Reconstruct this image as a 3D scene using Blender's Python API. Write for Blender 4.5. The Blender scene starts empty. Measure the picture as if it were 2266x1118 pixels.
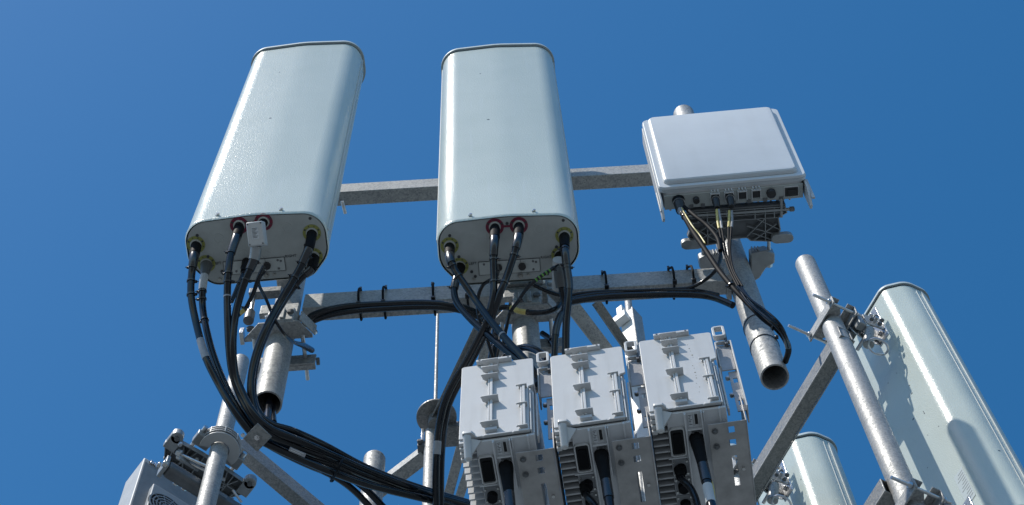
import bpy, bmesh, math, random
from mathutils import Vector, Matrix
random.seed(7)
scene = bpy.context.scene
# ------------------------------------------------------------------ camera
FPX, CX, CY = 4200.0, 1133.0, 559.0          # focal length and centre in photo pixels (2266 wide)
_zx, _zy = -118.0, 1742.0                    # where the verticals meet
TH = math.atan2(FPX, math.hypot(_zx, _zy)); RO = math.atan2(-_zx, _zy)
Fv = Vector((0, math.cos(TH), math.sin(TH)))
U0 = Vector((0, -math.sin(TH), math.cos(TH))); X0 = Vector((1, 0, 0))
Rv = math.cos(RO)*X0 - math.sin(RO)*U0
Uv = math.sin(RO)*X0 + math.cos(RO)*U0
cam_d = bpy.data.cameras.new('camera'); cam = bpy.data.objects.new('camera', cam_d)
scene.collection.objects.link(cam); scene.camera = cam
cam.matrix_world = Matrix(((Rv.x, Uv.x, -Fv.x, 0), (Rv.y, Uv.y, -Fv.y, 0), (Rv.z, Uv.z, -Fv.z, 0), (0, 0, 0, 1)))
cam_d.sensor_width = 36; cam_d.lens = 36*FPX/2266; cam_d.clip_start = 0.05; cam_d.clip_end = 20000
# ------------------------------------------------------------------ sky and sun
SUN_A, SUN_E = math.radians(48.3), math.radians(56.8)
SUN = Vector((-math.sin(SUN_A)*math.cos(SUN_E), -math.cos(SUN_A)*math.cos(SUN_E), math.sin(SUN_E)))
world = bpy.data.worlds.new('World'); scene.world = world; world.use_nodes = True
wn = world.node_tree.nodes; wl = world.node_tree.links
for n in list(wn): wn.remove(n)
wo = wn.new('ShaderNodeOutputWorld'); wb = wn.new('ShaderNodeBackground'); sk = wn.new('ShaderNodeTexSky')
sk.sky_type = 'NISHITA'; sk.sun_disc = False; sk.sun_elevation = SUN_E
sk.sun_rotation = math.atan2(SUN.x, SUN.y); sk.altitude = 50; sk.air_density = 1.0; sk.dust_density = 0.6; sk.ozone_density = 2.2
hs = wn.new('ShaderNodeHueSaturation'); hs.inputs['Saturation'].default_value = 1.36; hs.inputs['Hue'].default_value = .494
wb.inputs['Strength'].default_value = 0.15
wl.new(sk.outputs[0], hs.inputs['Color']); wl.new(hs.outputs[0], wb.inputs['Color']); wl.new(wb.outputs[0], wo.inputs['Surface'])
sun_d = bpy.data.lights.new('sun', 'SUN'); sun_d.energy = 4.1; sun_d.angle = math.radians(0.53); sun_d.color = (1, 0.955, 0.88)
sun = bpy.data.objects.new('sun', sun_d); scene.collection.objects.link(sun)
sun.rotation_euler = SUN.to_track_quat('Z', 'Y').to_euler(); sun.location = (0, 0, 40)
scene.view_settings.view_transform = 'Standard'; scene.view_settings.look = 'None'
scene.view_settings.exposure = 0.0; scene.view_settings.gamma = 1.0; scene.view_settings.use_curve_mapping = False

# ------------------------------------------------------------------ photo helpers (place things at real distances)
def P(px, py, d): return d*Fv + (px-CX)/FPX*d*Rv - (py-CY)/FPX*d*Uv
def PZ(px, py, z):
    v = P(px, py, 1); return v*(z/v.z)
def PY(px, py, y):
    v = P(px, py, 1); return v*(y/v.y)

# ------------------------------------------------------------------ materials
def mat(name, col, rough=0.5, metal=0.0, spec=0.5, noise=0.0, nscale=20, bump=0.0, bscale=200, var=None, coat=0.0, bdetail=4, stretch=None, bvor=False):
    m = bpy.data.materials.new(name); m.use_nodes = True; nt = m.node_tree; N = nt.nodes; L = nt.links
    b = N['Principled BSDF']; b.inputs['Base Color'].default_value = (*col, 1); b.inputs['Roughness'].default_value = rough
    b.inputs['Metallic'].default_value = metal; b.inputs['Specular IOR Level'].default_value = spec; b.inputs['Coat Weight'].default_value = coat
    tc = N.new('ShaderNodeTexCoord'); src = tc.outputs['Object']
    if stretch:
        mp = N.new('ShaderNodeMapping'); mp.inputs['Scale'].default_value = stretch; L.new(src, mp.inputs[0]); src = mp.outputs[0]
    if noise > 0:
        t = N.new('ShaderNodeTexNoise'); t.inputs['Scale'].default_value = nscale; t.inputs['Detail'].default_value = 6; t.inputs['Roughness'].default_value = .62; L.new(src, t.inputs[0])
        r = N.new('ShaderNodeValToRGB'); r.color_ramp.elements[0].position = .32; r.color_ramp.elements[1].position = .68
        a = [max(0, c*(1-noise)) for c in col]; bb = var if var else [min(1, c*(1+noise)) for c in col]
        r.color_ramp.elements[0].color = (*a, 1); r.color_ramp.elements[1].color = (*bb, 1)
        L.new(t.outputs[0], r.inputs[0]); L.new(r.outputs[0], b.inputs['Base Color'])
    if bump > 0:
        if bvor:
            t2 = N.new('ShaderNodeTexVoronoi'); t2.inputs['Scale'].default_value = bscale; o2 = t2.outputs['Distance']
        else:
            t2 = N.new('ShaderNodeTexNoise'); t2.inputs['Scale'].default_value = bscale; t2.inputs['Detail'].default_value = bdetail; o2 = t2.outputs[0]
        L.new(src, t2.inputs[0])
        bp = N.new('ShaderNodeBump'); bp.inputs['Strength'].default_value = bump; bp.inputs['Distance'].default_value = .001
        L.new(o2, bp.inputs['Height']); L.new(bp.outputs[0], b.inputs['Normal'])
    return m

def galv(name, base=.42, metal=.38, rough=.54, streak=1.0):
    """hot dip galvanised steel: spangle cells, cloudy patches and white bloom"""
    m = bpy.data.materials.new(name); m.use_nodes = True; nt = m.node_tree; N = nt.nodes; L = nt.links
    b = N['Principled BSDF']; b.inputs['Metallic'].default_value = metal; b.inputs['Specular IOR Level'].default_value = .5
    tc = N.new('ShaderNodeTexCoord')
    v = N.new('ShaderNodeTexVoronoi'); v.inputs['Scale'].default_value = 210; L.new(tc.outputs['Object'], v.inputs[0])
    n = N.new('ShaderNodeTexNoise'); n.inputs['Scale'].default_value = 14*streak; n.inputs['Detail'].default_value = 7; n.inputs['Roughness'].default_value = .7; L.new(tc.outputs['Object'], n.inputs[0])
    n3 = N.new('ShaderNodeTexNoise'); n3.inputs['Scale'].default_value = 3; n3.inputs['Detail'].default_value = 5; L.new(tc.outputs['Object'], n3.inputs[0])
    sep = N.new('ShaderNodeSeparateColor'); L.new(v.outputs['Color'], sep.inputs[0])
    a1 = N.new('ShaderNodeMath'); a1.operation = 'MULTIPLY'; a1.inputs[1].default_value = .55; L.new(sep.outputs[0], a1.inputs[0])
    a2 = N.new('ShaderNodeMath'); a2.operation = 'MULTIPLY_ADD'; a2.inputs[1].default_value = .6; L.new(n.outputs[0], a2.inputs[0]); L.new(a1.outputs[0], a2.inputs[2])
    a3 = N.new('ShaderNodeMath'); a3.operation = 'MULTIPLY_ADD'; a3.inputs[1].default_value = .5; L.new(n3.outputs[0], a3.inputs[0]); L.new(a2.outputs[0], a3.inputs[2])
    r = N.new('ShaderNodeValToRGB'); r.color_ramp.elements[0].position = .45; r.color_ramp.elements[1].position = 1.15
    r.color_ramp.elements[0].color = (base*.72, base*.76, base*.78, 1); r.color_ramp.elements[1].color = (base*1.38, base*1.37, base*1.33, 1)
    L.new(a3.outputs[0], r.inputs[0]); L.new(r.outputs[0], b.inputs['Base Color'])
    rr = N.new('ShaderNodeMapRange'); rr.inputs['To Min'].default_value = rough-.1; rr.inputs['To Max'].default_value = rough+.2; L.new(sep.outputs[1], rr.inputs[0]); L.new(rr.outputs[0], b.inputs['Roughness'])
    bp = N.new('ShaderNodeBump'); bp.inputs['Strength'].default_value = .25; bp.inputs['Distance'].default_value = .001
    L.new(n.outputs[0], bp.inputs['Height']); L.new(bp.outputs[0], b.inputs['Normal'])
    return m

def streaked(m, scale=(40, 40, 2.0), amount=.12):
    nt = m.node_tree; N = nt.nodes; L = nt.links; b = N['Principled BSDF']; src = b.inputs['Base Color'].links[0].from_socket
    tc = N.new('ShaderNodeTexCoord'); mp = N.new('ShaderNodeMapping'); mp.inputs['Scale'].default_value = scale; L.new(tc.outputs['Object'], mp.inputs[0])
    t = N.new('ShaderNodeTexNoise'); t.inputs['Detail'].default_value = 7; t.inputs['Scale'].default_value = 1; L.new(mp.outputs[0], t.inputs[0])
    r = N.new('ShaderNodeMapRange'); r.inputs['From Min'].default_value = .5; r.inputs['From Max'].default_value = .8; r.inputs['To Max'].default_value = amount*3; L.new(t.outputs[0], r.inputs[0])
    x = N.new('ShaderNodeMix'); x.data_type = 'RGBA'; x.inputs['B'].default_value = (.36, .355, .33, 1); L.new(r.outputs[0], x.inputs['Factor']); L.new(src, x.inputs['A']); L.new(x.outputs['Result'], b.inputs['Base Color'])

def radome_mat():
    m = bpy.data.materials.new('radome_paint'); m.use_nodes = True; nt = m.node_tree; N = nt.nodes; L = nt.links
    b = N['Principled BSDF']; tc = N.new('ShaderNodeTexCoord')
    n = N.new('ShaderNodeTexNoise'); n.inputs['Scale'].default_value = 5; n.inputs['Detail'].default_value = 6; L.new(tc.outputs['Object'], n.inputs[0])
    r = N.new('ShaderNodeValToRGB'); r.color_ramp.elements[0].position = .3; r.color_ramp.elements[1].position = .75
    r.color_ramp.elements[0].color = (.54, .60, .545, 1); r.color_ramp.elements[1].color = (.60, .655, .60, 1); L.new(n.outputs[0], r.inputs[0])
    # rain streaks running down the fibreglass
    mp = N.new('ShaderNodeMapping'); mp.inputs['Scale'].default_value = (60, 60, 2.5); L.new(tc.outputs['Object'], mp.inputs[0])
    s = N.new('ShaderNodeTexNoise'); s.inputs['Scale'].default_value = 1; s.inputs['Detail'].default_value = 8; L.new(mp.outputs[0], s.inputs[0])
    sr = N.new('ShaderNodeValToRGB'); sr.color_ramp.elements[0].position = .60; sr.color_ramp.elements[1].position = .74
    L.new(s.outputs[0], sr.inputs[0])
    mx = N.new('ShaderNodeMix'); mx.data_type = 'RGBA'; mx.inputs['B'].default_value = (.62, .68, .665, 1)
    mu = N.new('ShaderNodeMath'); mu.operation = 'MULTIPLY'; mu.inputs[1].default_value = .35; L.new(sr.outputs[0], mu.inputs[0])
    L.new(mu.outputs[0], mx.inputs['Factor']); L.new(r.outputs[0], mx.inputs['A'])
    # sparse dark specks
    v = N.new('ShaderNodeTexVoronoi'); v.inputs['Scale'].default_value = 9; L.new(tc.outputs['Object'], v.inputs[0])
    lt = N.new('ShaderNodeMath'); lt.operation = 'LESS_THAN'; lt.inputs[1].default_value = .042; L.new(v.outputs['Distance'], lt.inputs[0])
    mx2 = N.new('ShaderNodeMix'); mx2.data_type = 'RGBA'; mx2.inputs['B'].default_value = (.09, .11, .11, 1)
    L.new(lt.outputs[0], mx2.inputs['Factor']); L.new(mx.outputs['Result'], mx2.inputs['A']); L.new(mx2.outputs['Result'], b.inputs['Base Color'])
    b.inputs['Roughness'].default_value = .25; b.inputs['Specular IOR Level'].default_value = .5
    bt = N.new('ShaderNodeTexNoise'); bt.inputs['Scale'].default_value = 260; bt.inputs['Detail'].default_value = 2; L.new(tc.outputs['Object'], bt.inputs[0])
    b2 = N.new('ShaderNodeTexNoise'); b2.inputs['Scale'].default_value = 9; b2.inputs['Detail'].default_value = 2; L.new(tc.outputs['Object'], b2.inputs[0])
    bp0 = N.new('ShaderNodeBump'); bp0.inputs['Strength'].default_value = .12; bp0.inputs['Distance'].default_value = .006; L.new(b2.outputs[0], bp0.inputs['Height'])
    bp = N.new('ShaderNodeBump'); bp.inputs['Strength'].default_value = .75; bp.inputs['Distance'].default_value = .0013
    L.new(bt.outputs[0], bp.inputs['Height']); L.new(bp0.outputs[0], bp.inputs['Normal']); L.new(bp.outputs[0], b.inputs['Normal'])
    return m

M = {
 'radome': radome_mat(),
 'cap': mat('cap_grey', (.42, .50, .52), .5, noise=.06, nscale=30),
 'seam': mat('seam_rubber', (.03, .035, .04), .6),
 'endplate': mat('endplate_grey', (.42, .445, .43), .55, noise=.15, nscale=9, bump=.2, bscale=400),
 'panel': mat('panel_grey', (.50, .53, .51), .5, noise=.06, nscale=20),
 'galv': galv('galvanised_steel', .31), 'galv_dark': galv('dark_galvanised', .20, .45, .48),  # darker steel copy; holds the channel beams' shade in its colour
 'zinc': mat('bright_zinc', (.62, .63, .64), .28, .85, noise=.18, nscale=60, bump=.2, bscale=300),
 'steel': mat('stainless_steel', (.55, .54, .53), .25, .95, noise=.15, nscale=90),
 'sheet': mat('folded_sheet', (.38, .37, .36), .45, .3, noise=.22, nscale=18, bump=.15, bscale=90),
 'white': mat('white_powder_coat', (.55, .55, .545), .42, noise=.035, nscale=12, bump=.12, bscale=700),
 'coolwhite': mat('cool_white_paint', (.60, .63, .655), .45, noise=.05, nscale=4, bump=.1, bscale=600),
 'offwhite': mat('light_grey_casting', (.50, .505, .505), .5, noise=.08, nscale=16, bump=.2, bscale=500),
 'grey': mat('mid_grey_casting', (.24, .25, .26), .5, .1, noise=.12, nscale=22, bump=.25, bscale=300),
 'cast': mat('cast_aluminium', (.33, .345, .35), .42, .5, noise=.16, nscale=25, bump=.3, bscale=260),
 'castdark': mat('dark_cast_aluminium', (.145, .15, .155), .45, .4, noise=.2, nscale=25, bump=.3, bscale=260),
 'cable': mat('black_cable_jacket', (.008, .0095, .013), .17, 0, .4, noise=.25, nscale=60, bump=.08, bscale=60),
 'tape': mat('black_tape', (.016, .0165, .019), .27, 0, .75, bump=.22, bscale=90),
 'rubber': mat('matt_black_rubber', (.009, .0095, .011), .62, 0, .08, noise=.2, nscale=50),
 'boot': mat('dark_grey_boot', (.10, .105, .105), .5, noise=.1, nscale=50),
 'brass': mat('nickel_plug', (.45, .44, .41), .3, .85),
 'red': mat('red_ring_print', (.19, .014, .045), .5, noise=.12, nscale=90),
 'yellow': mat('yellow_ring_print', (.30, .31, .085), .55, noise=.12, nscale=90),
 'yellowband': mat('yellow_tag', (.62, .50, .16), .4, noise=.15, nscale=70),
 'green': mat('green_earth_cable', (.12, .30, .05), .5),
 'sticker': mat('printed_sticker', (.62, .64, .66), .4, noise=.04, nscale=40),
 'clearlabel': mat('cable_wrap_label', (.30, .31, .33), .3, noise=.15, nscale=60),
 'ink': mat('label_ink', (.05, .055, .06), .6),
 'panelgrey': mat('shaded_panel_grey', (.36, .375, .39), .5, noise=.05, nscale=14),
 'casting': mat('white_casting', (.62, .63, .64), .5, noise=.07, nscale=25, bump=.25, bscale=400),
 'radome_label': mat('pale_label', (.54, .60, .60), .4),
 'sunlit_white': mat('sunlit_steel_white', (.84, .84, .82), .4, noise=.04, nscale=20),  # sun glare on the steel rail, put into its colour
 'hole': mat('dark_recess', (.012, .013, .015), .7),
 'rust': mat('rust_stain', (.25, .20, .13), .7, noise=.3, nscale=80),
 'capgrey': mat('dust_cap_black', (.02, .02, .022), .45),
}
streaked(M['coolwhite'], (25, 25, 3.0), .035); streaked(M['white'], (60, 60, 5), .10); streaked(M['endplate'], (14, 30, 30), .08)
def grid_mat():
    m = mat('fan_grille', (.05, .055, .06), .5, .2); return m
M['grille'] = grid_mat()
# ground: unseen land far below the mast, added to bounce light upward
def ground_mat():
    m = bpy.data.materials.new('unseen_ground'); m.use_nodes = True; nt = m.node_tree; N = nt.nodes; L = nt.links
    b = N['Principled BSDF']; b.inputs['Roughness'].default_value = .95; tc = N.new('ShaderNodeTexCoord')
    n = N.new('ShaderNodeTexNoise'); n.inputs['Scale'].default_value = .02; n.inputs['Detail'].default_value = 10; L.new(tc.outputs['Object'], n.inputs[0])
    r = N.new('ShaderNodeValToRGB'); r.color_ramp.elements[0].position = .35; r.color_ramp.elements[1].position = .65
    r.color_ramp.elements[0].color = (.085, .102, .097, 1); r.color_ramp.elements[1].color = (.18, .192, .20, 1); L.new(n.outputs[0], r.inputs[0]); L.new(r.outputs[0], b.inputs['Base Color'])
    return m

# ------------------------------------------------------------------ mesh builder
class MB:
    def __init__(s): s.v = []; s.f = []
    def add(s, vs, fs, T=None):
        o = len(s.v)
        for p in vs:
            p = Vector(p); s.v.append(T @ p if T else p)
        s.f += [tuple(i+o for i in f) for f in fs]; return s
    def box(s, x0, x1, y0, y1, z0, z1, T=None):
        vs = [(x, y, z) for z in (z0, z1) for y in (y0, y1) for x in (x0, x1)]
        return s.add(vs, [(0, 2, 3, 1), (4, 5, 7, 6), (0, 1, 5, 4), (2, 6, 7, 3), (0, 4, 6, 2), (1, 3, 7, 5)], T)
    def prism(s, pts, z0, z1, T=None, inset=0):
        n = len(pts); a = 0
        vs = [(x, y, z0) for x, y in pts] + [(x, y, z1) for x, y in pts]
        area = sum(pts[i][0]*pts[(i+1) % n][1]-pts[(i+1) % n][0]*pts[i][1] for i in range(n))
        fs = [tuple(range(n-1, -1, -1)), tuple(range(n, 2*n))] + [(i, (i+1) % n, n+(i+1) % n, n+i) for i in range(n)]
        if area < 0: fs = [tuple(reversed(f)) for f in fs]
        return s.add(vs, fs, T)
    def cyl(s, p0, p1, r0, r1=None, n=20, c0=True, c1=True, T=None):
        r1 = r0 if r1 is None else r1; p0 = Vector(p0); p1 = Vector(p1); ax = (p1-p0).normalized()
        u = ax.orthogonal().normalized(); w = ax.cross(u)
        vs = []
        for p, r in ((p0, r0), (p1, r1)):
            vs += [p + r*(math.cos(2*math.pi*i/n)*u + math.sin(2*math.pi*i/n)*w) for i in range(n)]
        fs = [(i, (i+1) % n, n+(i+1) % n, n+i) for i in range(n)]
        if c0: fs.append(tuple(range(n-1, -1, -1)))
        if c1: fs.append(tuple(range(n, 2*n)))
        return s.add(vs, fs, T)
    def pipe(s, p0, p1, ro, ri, n=40, T=None):
        p0 = Vector(p0); p1 = Vector(p1); ax = (p1-p0).normalized(); u = ax.orthogonal().normalized(); w = ax.cross(u); vs = []
        for p, r in ((p0, ro), (p1, ro), (p1, ri), (p0, ri)):
            vs += [p + r*(math.cos(2*math.pi*i/n)*u + math.sin(2*math.pi*i/n)*w) for i in range(n)]
        fs = []
        for k in range(4):
            k2 = (k+1) % 4
            fs += [(k*n+i, k*n+(i+1) % n, k2*n+(i+1) % n, k2*n+i) for i in range(n)]
        return s.add(vs, fs, T)
    def ring(s, c, ax, ro, ri, h, n=28, T=None):
        c = Vector(c); ax = Vector(ax).normalized(); return s.pipe(c-ax*h/2, c+ax*h/2, ro, ri, n, T)
    def nut(s, c, ax, r, h, T=None):
        c = Vector(c); ax = Vector(ax).normalized()
        s.cyl(c-ax*h/2, c+ax*h/2, r, n=6, T=T); return s.cyl(c-ax*(h/2+.0015), c+ax*(h/2+.0015), r*.72, n=14, T=T)
    def dome(s, c, ax, r, k=1.0, n=20, m=6, T=None):
        c = Vector(c); ax = Vector(ax).normalized(); u = ax.orthogonal().normalized(); w = ax.cross(u); vs = []; fs = []
        for j in range(m):
            a = math.pi/2*j/m
            vs += [c + ax*(r*k*math.sin(a)) + r*math.cos(a)*(math.cos(2*math.pi*i/n)*u+math.sin(2*math.pi*i/n)*w) for i in range(n)]
        vs.append(c+ax*r*k)
        for j in range(m-1): fs += [(j*n+i, j*n+(i+1) % n, (j+1)*n+(i+1) % n, (j+1)*n+i) for i in range(n)]
        fs += [((m-1)*n+i, (m-1)*n+(i+1) % n, m*n) for i in range(n)]
        return s.add(vs, fs, T)
    def sweep(s, pts, r, n=12, sub=6, T=None, closed=False):
        """tube along a Catmull-Rom curve; r may be a number or one radius per control point"""
        pts = [Vector(p) for p in pts]; rs = r if isinstance(r, (list, tuple)) else [r]*len(pts)
        cur = []; cr = []
        N_ = len(pts)
        if N_ == 2: cur, cr = pts[:], list(rs)
        else:
            rng = N_ if closed else N_-1
            for i in range(rng):
                if closed: a, b, c, d = pts[(i-1) % N_], pts[i], pts[(i+1) % N_], pts[(i+2) % N_]
                else: a, b, c, d = pts[max(i-1, 0)], pts[i], pts[i+1], pts[min(i+2, N_-1)]
                for k in range(sub):
                    t = k/sub
                    cur.append(.5*((2*b)+(c-a)*t+(2*a-5*b+4*c-d)*t*t+(3*b-a-3*c+d)*t**3))
                    cr.append(rs[i]*(1-t)+rs[(i+1) % N_]*t)
            if not closed: cur.append(pts[-1]); cr.append(rs[-1])
        m = len(cur); t0 = (cur[1]-cur[0]).normalized(); u = t0.orthogonal().normalized(); vs = []
        for i, p in enumerate(cur):
            if closed: t = (cur[(i+1) % m]-cur[i-1]).normalized()
            else: t = (cur[min(i+1, m-1)]-cur[max(i-1, 0)]).normalized()
            u = (u-t*u.dot(t)).normalized(); w = t.cross(u)
            vs += [p+cr[i]*(math.cos(2*math.pi*k/n)*u+math.sin(2*math.pi*k/n)*w) for k in range(n)]
        fs = []
        for i in range(m if closed else m-1):
            j = (i+1) % m
            fs += [(i*n+k, i*n+(k+1) % n, j*n+(k+1) % n, j*n+k) for k in range(n)]
        if not closed: fs += [tuple(range(n-1, -1, -1)), tuple(range((m-1)*n, m*n))]
        return s.add(vs, fs, T)
    def sheet(s, xs, ys, holes, z, t, T=None):
        """flat plate with real rectangular holes: cells of a grid, with thickness"""
        xs = sorted(set(xs + [h[0] for h in holes] + [h[1] for h in holes])); ys = sorted(set(ys + [h[2] for h in holes] + [h[3] for h in holes]))
        solid = {}
        for i in range(len(xs)-1):
            for j in range(len(ys)-1):
                cx_, cy_ = (xs[i]+xs[i+1])/2, (ys[j]+ys[j+1])/2
                solid[i, j] = not any(h[0] < cx_ < h[1] and h[2] < cy_ < h[3] for h in holes)
        nx, ny = len(xs), len(ys)
        vs = [(x, y, z) for y in ys for x in xs] + [(x, y, z+t) for y in ys for x in xs]; K = nx*ny; fs = []
        idx = lambda i, j: j*nx+i
        for (i, j), on in solid.items():
            if not on: continue
            a, b, c, d = idx(i, j), idx(i+1, j), idx(i+1, j+1), idx(i, j+1)
            fs += [(d, c, b, a), (a+K, b+K, c+K, d+K)]
            if not solid.get((i-1, j)): fs.append((a, a+K, d+K, d))
            if not solid.get((i+1, j)): fs.append((b, c, c+K, b+K))
            if not solid.get((i, j-1)): fs.append((a, b, b+K, a+K))
            if not solid.get((i, j+1)): fs.append((c, d, d+K, c+K))
        return s.add(vs, fs, T)

def link(o): scene.collection.objects.link(o); return o
def make(name, mb, m, parent=None, bevel=0.0, smooth=35, world=False, seg=2, label=None):
    """one mesh object; world=True: the vertices are in world space and are brought into the parent's frame"""
    vs = mb.v
    if parent is not None and world:
        inv = parent.matrix_basis.inverted(); vs = [inv @ v for v in vs]
    me = bpy.data.meshes.new(name); me.from_pydata([tuple(v) for v in vs], [], mb.f); me.update()
    bm_ = bmesh.new(); bm_.from_mesh(me); bmesh.ops.recalc_face_normals(bm_, faces=bm_.faces); bm_.to_mesh(me); bm_.free()
    me.materials.append(m if not isinstance(m, str) else M[m])
    me.polygons.foreach_set('use_smooth', [True]*len(me.polygons))
    me.set_sharp_from_angle(angle=math.radians(smooth))
    o = link(bpy.data.objects.new(name, me)); o.parent = parent
    if bevel > 0:
        b = o.modifiers.new('bevel', 'BEVEL'); b.width = bevel; b.segments = seg; b.limit_method = 'ANGLE'; b.angle_limit = math.radians(40); b.harden_normals = False
    if label: o['label'] = label
    return o
def thing(name, label, cat, loc=(0, 0, 0), rot=None, group=None):
    o = link(bpy.data.objects.new(name, None)); o.empty_display_size = .05
    mw = Matrix.Translation(Vector(loc)) @ (rot.to_4x4() if rot is not None else Matrix.Identity(4)); o.matrix_basis = mw
    o['label'] = label; o['category'] = cat
    if group: o['group'] = group
    return o
def tag(o, label, cat, group=None):
    o['label'] = label; o['category'] = cat
    if group: o['group'] = group
    return o
def frame(ex, ey):          # rotation whose x and y axes are ex, ey
    ex = Vector(ex).normalized(); ez = ex.cross(Vector(ey)).normalized(); ey = ez.cross(ex)
    return Matrix(((ex.x, ey.x, ez.x), (ex.y, ey.y, ez.y), (ex.z, ey.z, ez.z)))
def copy_tree(o, parent=None):
    c = o.copy(); link(c); c.parent = parent
    for ch in [x for x in scene.objects if x.parent == o]: copy_tree(ch, c)
    return c
def rounded(pts, rad, seg=7):
    out = []; n = len(pts)
    for i in range(n):
        a, b, c = Vector(pts[i-1]), Vector(pts[i]), Vector(pts[(i+1) % n]); r = rad[i] if isinstance(rad, (list, tuple)) else rad
        d1 = (a-b).normalized(); d2 = (c-b).normalized(); ang = d1.angle(d2); t = r/math.tan(ang/2)
        t = min(t, (a-b).length*.49, (c-b).length*.49); rr = t*math.tan(ang/2)
        cen = b+(d1+d2).normalized()*(rr/math.sin(ang/2)); p1 = b+d1*t; p2 = b+d2*t
        a1 = math.atan2(p1.y-cen.y, p1.x-cen.x); a2 = math.atan2(p2.y-cen.y, p2.x-cen.x)
        da = (a2-a1+math.pi) % (2*math.pi)-math.pi
        for k in range(seg+1): out.append((cen.x+rr*math.cos(a1+da*k/seg), cen.y+rr*math.sin(a1+da*k/seg)))
    return out
def offset(pts, d):
    n = len(pts); out = []
    for i in range(n):
        a, b, c = Vector(pts[i-1]), Vector(pts[i]), Vector(pts[(i+1) % n]); t = (c-a).normalized(); out.append((b.x+t.y*d, b.y-t.x*d))
    return out

# ------------------------------------------------------------------ ground
g = MB(); g.add([(-6000, -6000, 0), (6000, -6000, 0), (6000, 6000, 0), (-6000, 6000, 0)], [(0, 1, 2, 3)])
go = make('ground', g, ground_mat()); go.location = (0, 0, -30); go['kind'] = 'structure'

# ================================================================== SECTOR ONE: poles and beams
YP = 2.225
PX = (-.663, .023, .662)
def cap_pole(name, label, x, y, z0, z1, r=.038, cap=True, group=None, m='galv', wall=.0045, base=None):
    t = thing(name, label, 'mast pipe', (x, y, z0), group=group)
    make('pipe', MB().pipe((0, 0, 0), (0, 0, z1-z0-(.0 if cap else 0)), r, r-wall, 48), m, t)
    if cap:
        c = MB(); c.cyl((0, 0, z1-z0-.012), (0, 0, z1-z0+.004), r+.0015, n=48, c1=False); c.dome((0, 0, z1-z0+.004), (0, 0, 1), r+.0015, .55, 48, 7)
        make('pipe_cap', c, 'cap' if m == 'galv' else m, t)
    return t
cap_pole('mast_pipe', 'short galvanised pipe under the leftmost antenna, its open end stuffed with black cables', PX[0], YP, 4.438, 6.45)
cap_pole('mast_pipe', 'galvanised pipe behind the middle antenna, ending just above the leftmost white radio unit', PX[1], YP, 4.46, 6.45)
cap_pole('mast_pipe', 'thick galvanised pipe carrying the white square unit, open at its lower end', PX[2], 2.243, 4.43, 6.60, cap=False)

def beam(name, label, p0, p1, sect, m, up=(0, 0, 1), open_end=True, lit_edge=False):
    """rectangular hollow section between two points; sect=(depth,height)"""
    p0 = Vector(p0); p1 = Vector(p1); ax = (p1-p0).normalized(); L_ = (p1-p0).length
    R3 = frame(ax, Vector(up).cross(ax)); t = thing(name, label, 'steel beam', p0, R3)
    d, h = sect; w = .005; mb = MB()
    o = [(-d/2, -h/2), (d/2, -h/2), (d/2, h/2), (-d/2, h/2)]; i = [(-d/2+w, -h/2+w), (d/2-w, -h/2+w), (d/2-w, h/2-w), (-d/2+w, h/2-w)]
    vs = [(x, a, b) for x in (0, L_) for a, b in o] + [(x, a, b) for x in (0, L_) for a, b in i]
    fs = []
    for k in range(4):
        k2 = (k+1) % 4
        fs += [(k, k2, 4+k2, 4+k), (8+k2, 8+k, 12+k, 12+k2), (k2, k, 8+k, 8+k2), (4+k, 4+k2, 12+k2, 12+k)]
    make('tube', mb.add(vs, fs), m, t, bevel=.003)
    if lit_edge:
        make('lit_edge_strip', MB().box(0, L_, -d/2-.0035, -d/2+.0005, -h/2-.0035, -h/2+.0005), 'galv', t); make('lit_edge_strip', MB().box(0, L_, d/2-.0005, d/2+.0035, -h/2-.0035, -h/2+.0005), 'galv', t)  # paler strips put the sunlit edge line into the colour
    return t
# lower beam in two pieces between the poles, upper beam likewise
for x0, x1, lb in ((-.612, -.03, 'lower horizontal beam from the left pipe to the middle, black cable strapped along it'),
                   (.083, .610, 'lower horizontal beam from the middle to the right pipe, thin cables strapped along it')):
    t = beam('cross_beam', lb, (x0, YP, 5.040), (x1, YP, 5.030), (.045, .098), 'galv')
for x0, x1, lb in ((-.60, -.02, 'upper horizontal beam between the two tall antennas'), (.06, .62, 'upper horizontal beam from the middle antenna to the white square unit')):
    t = beam('cross_beam', lb, (x0, YP, 5.955), (x1, YP, 5.940), (.05, .078), 'galv')

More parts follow.
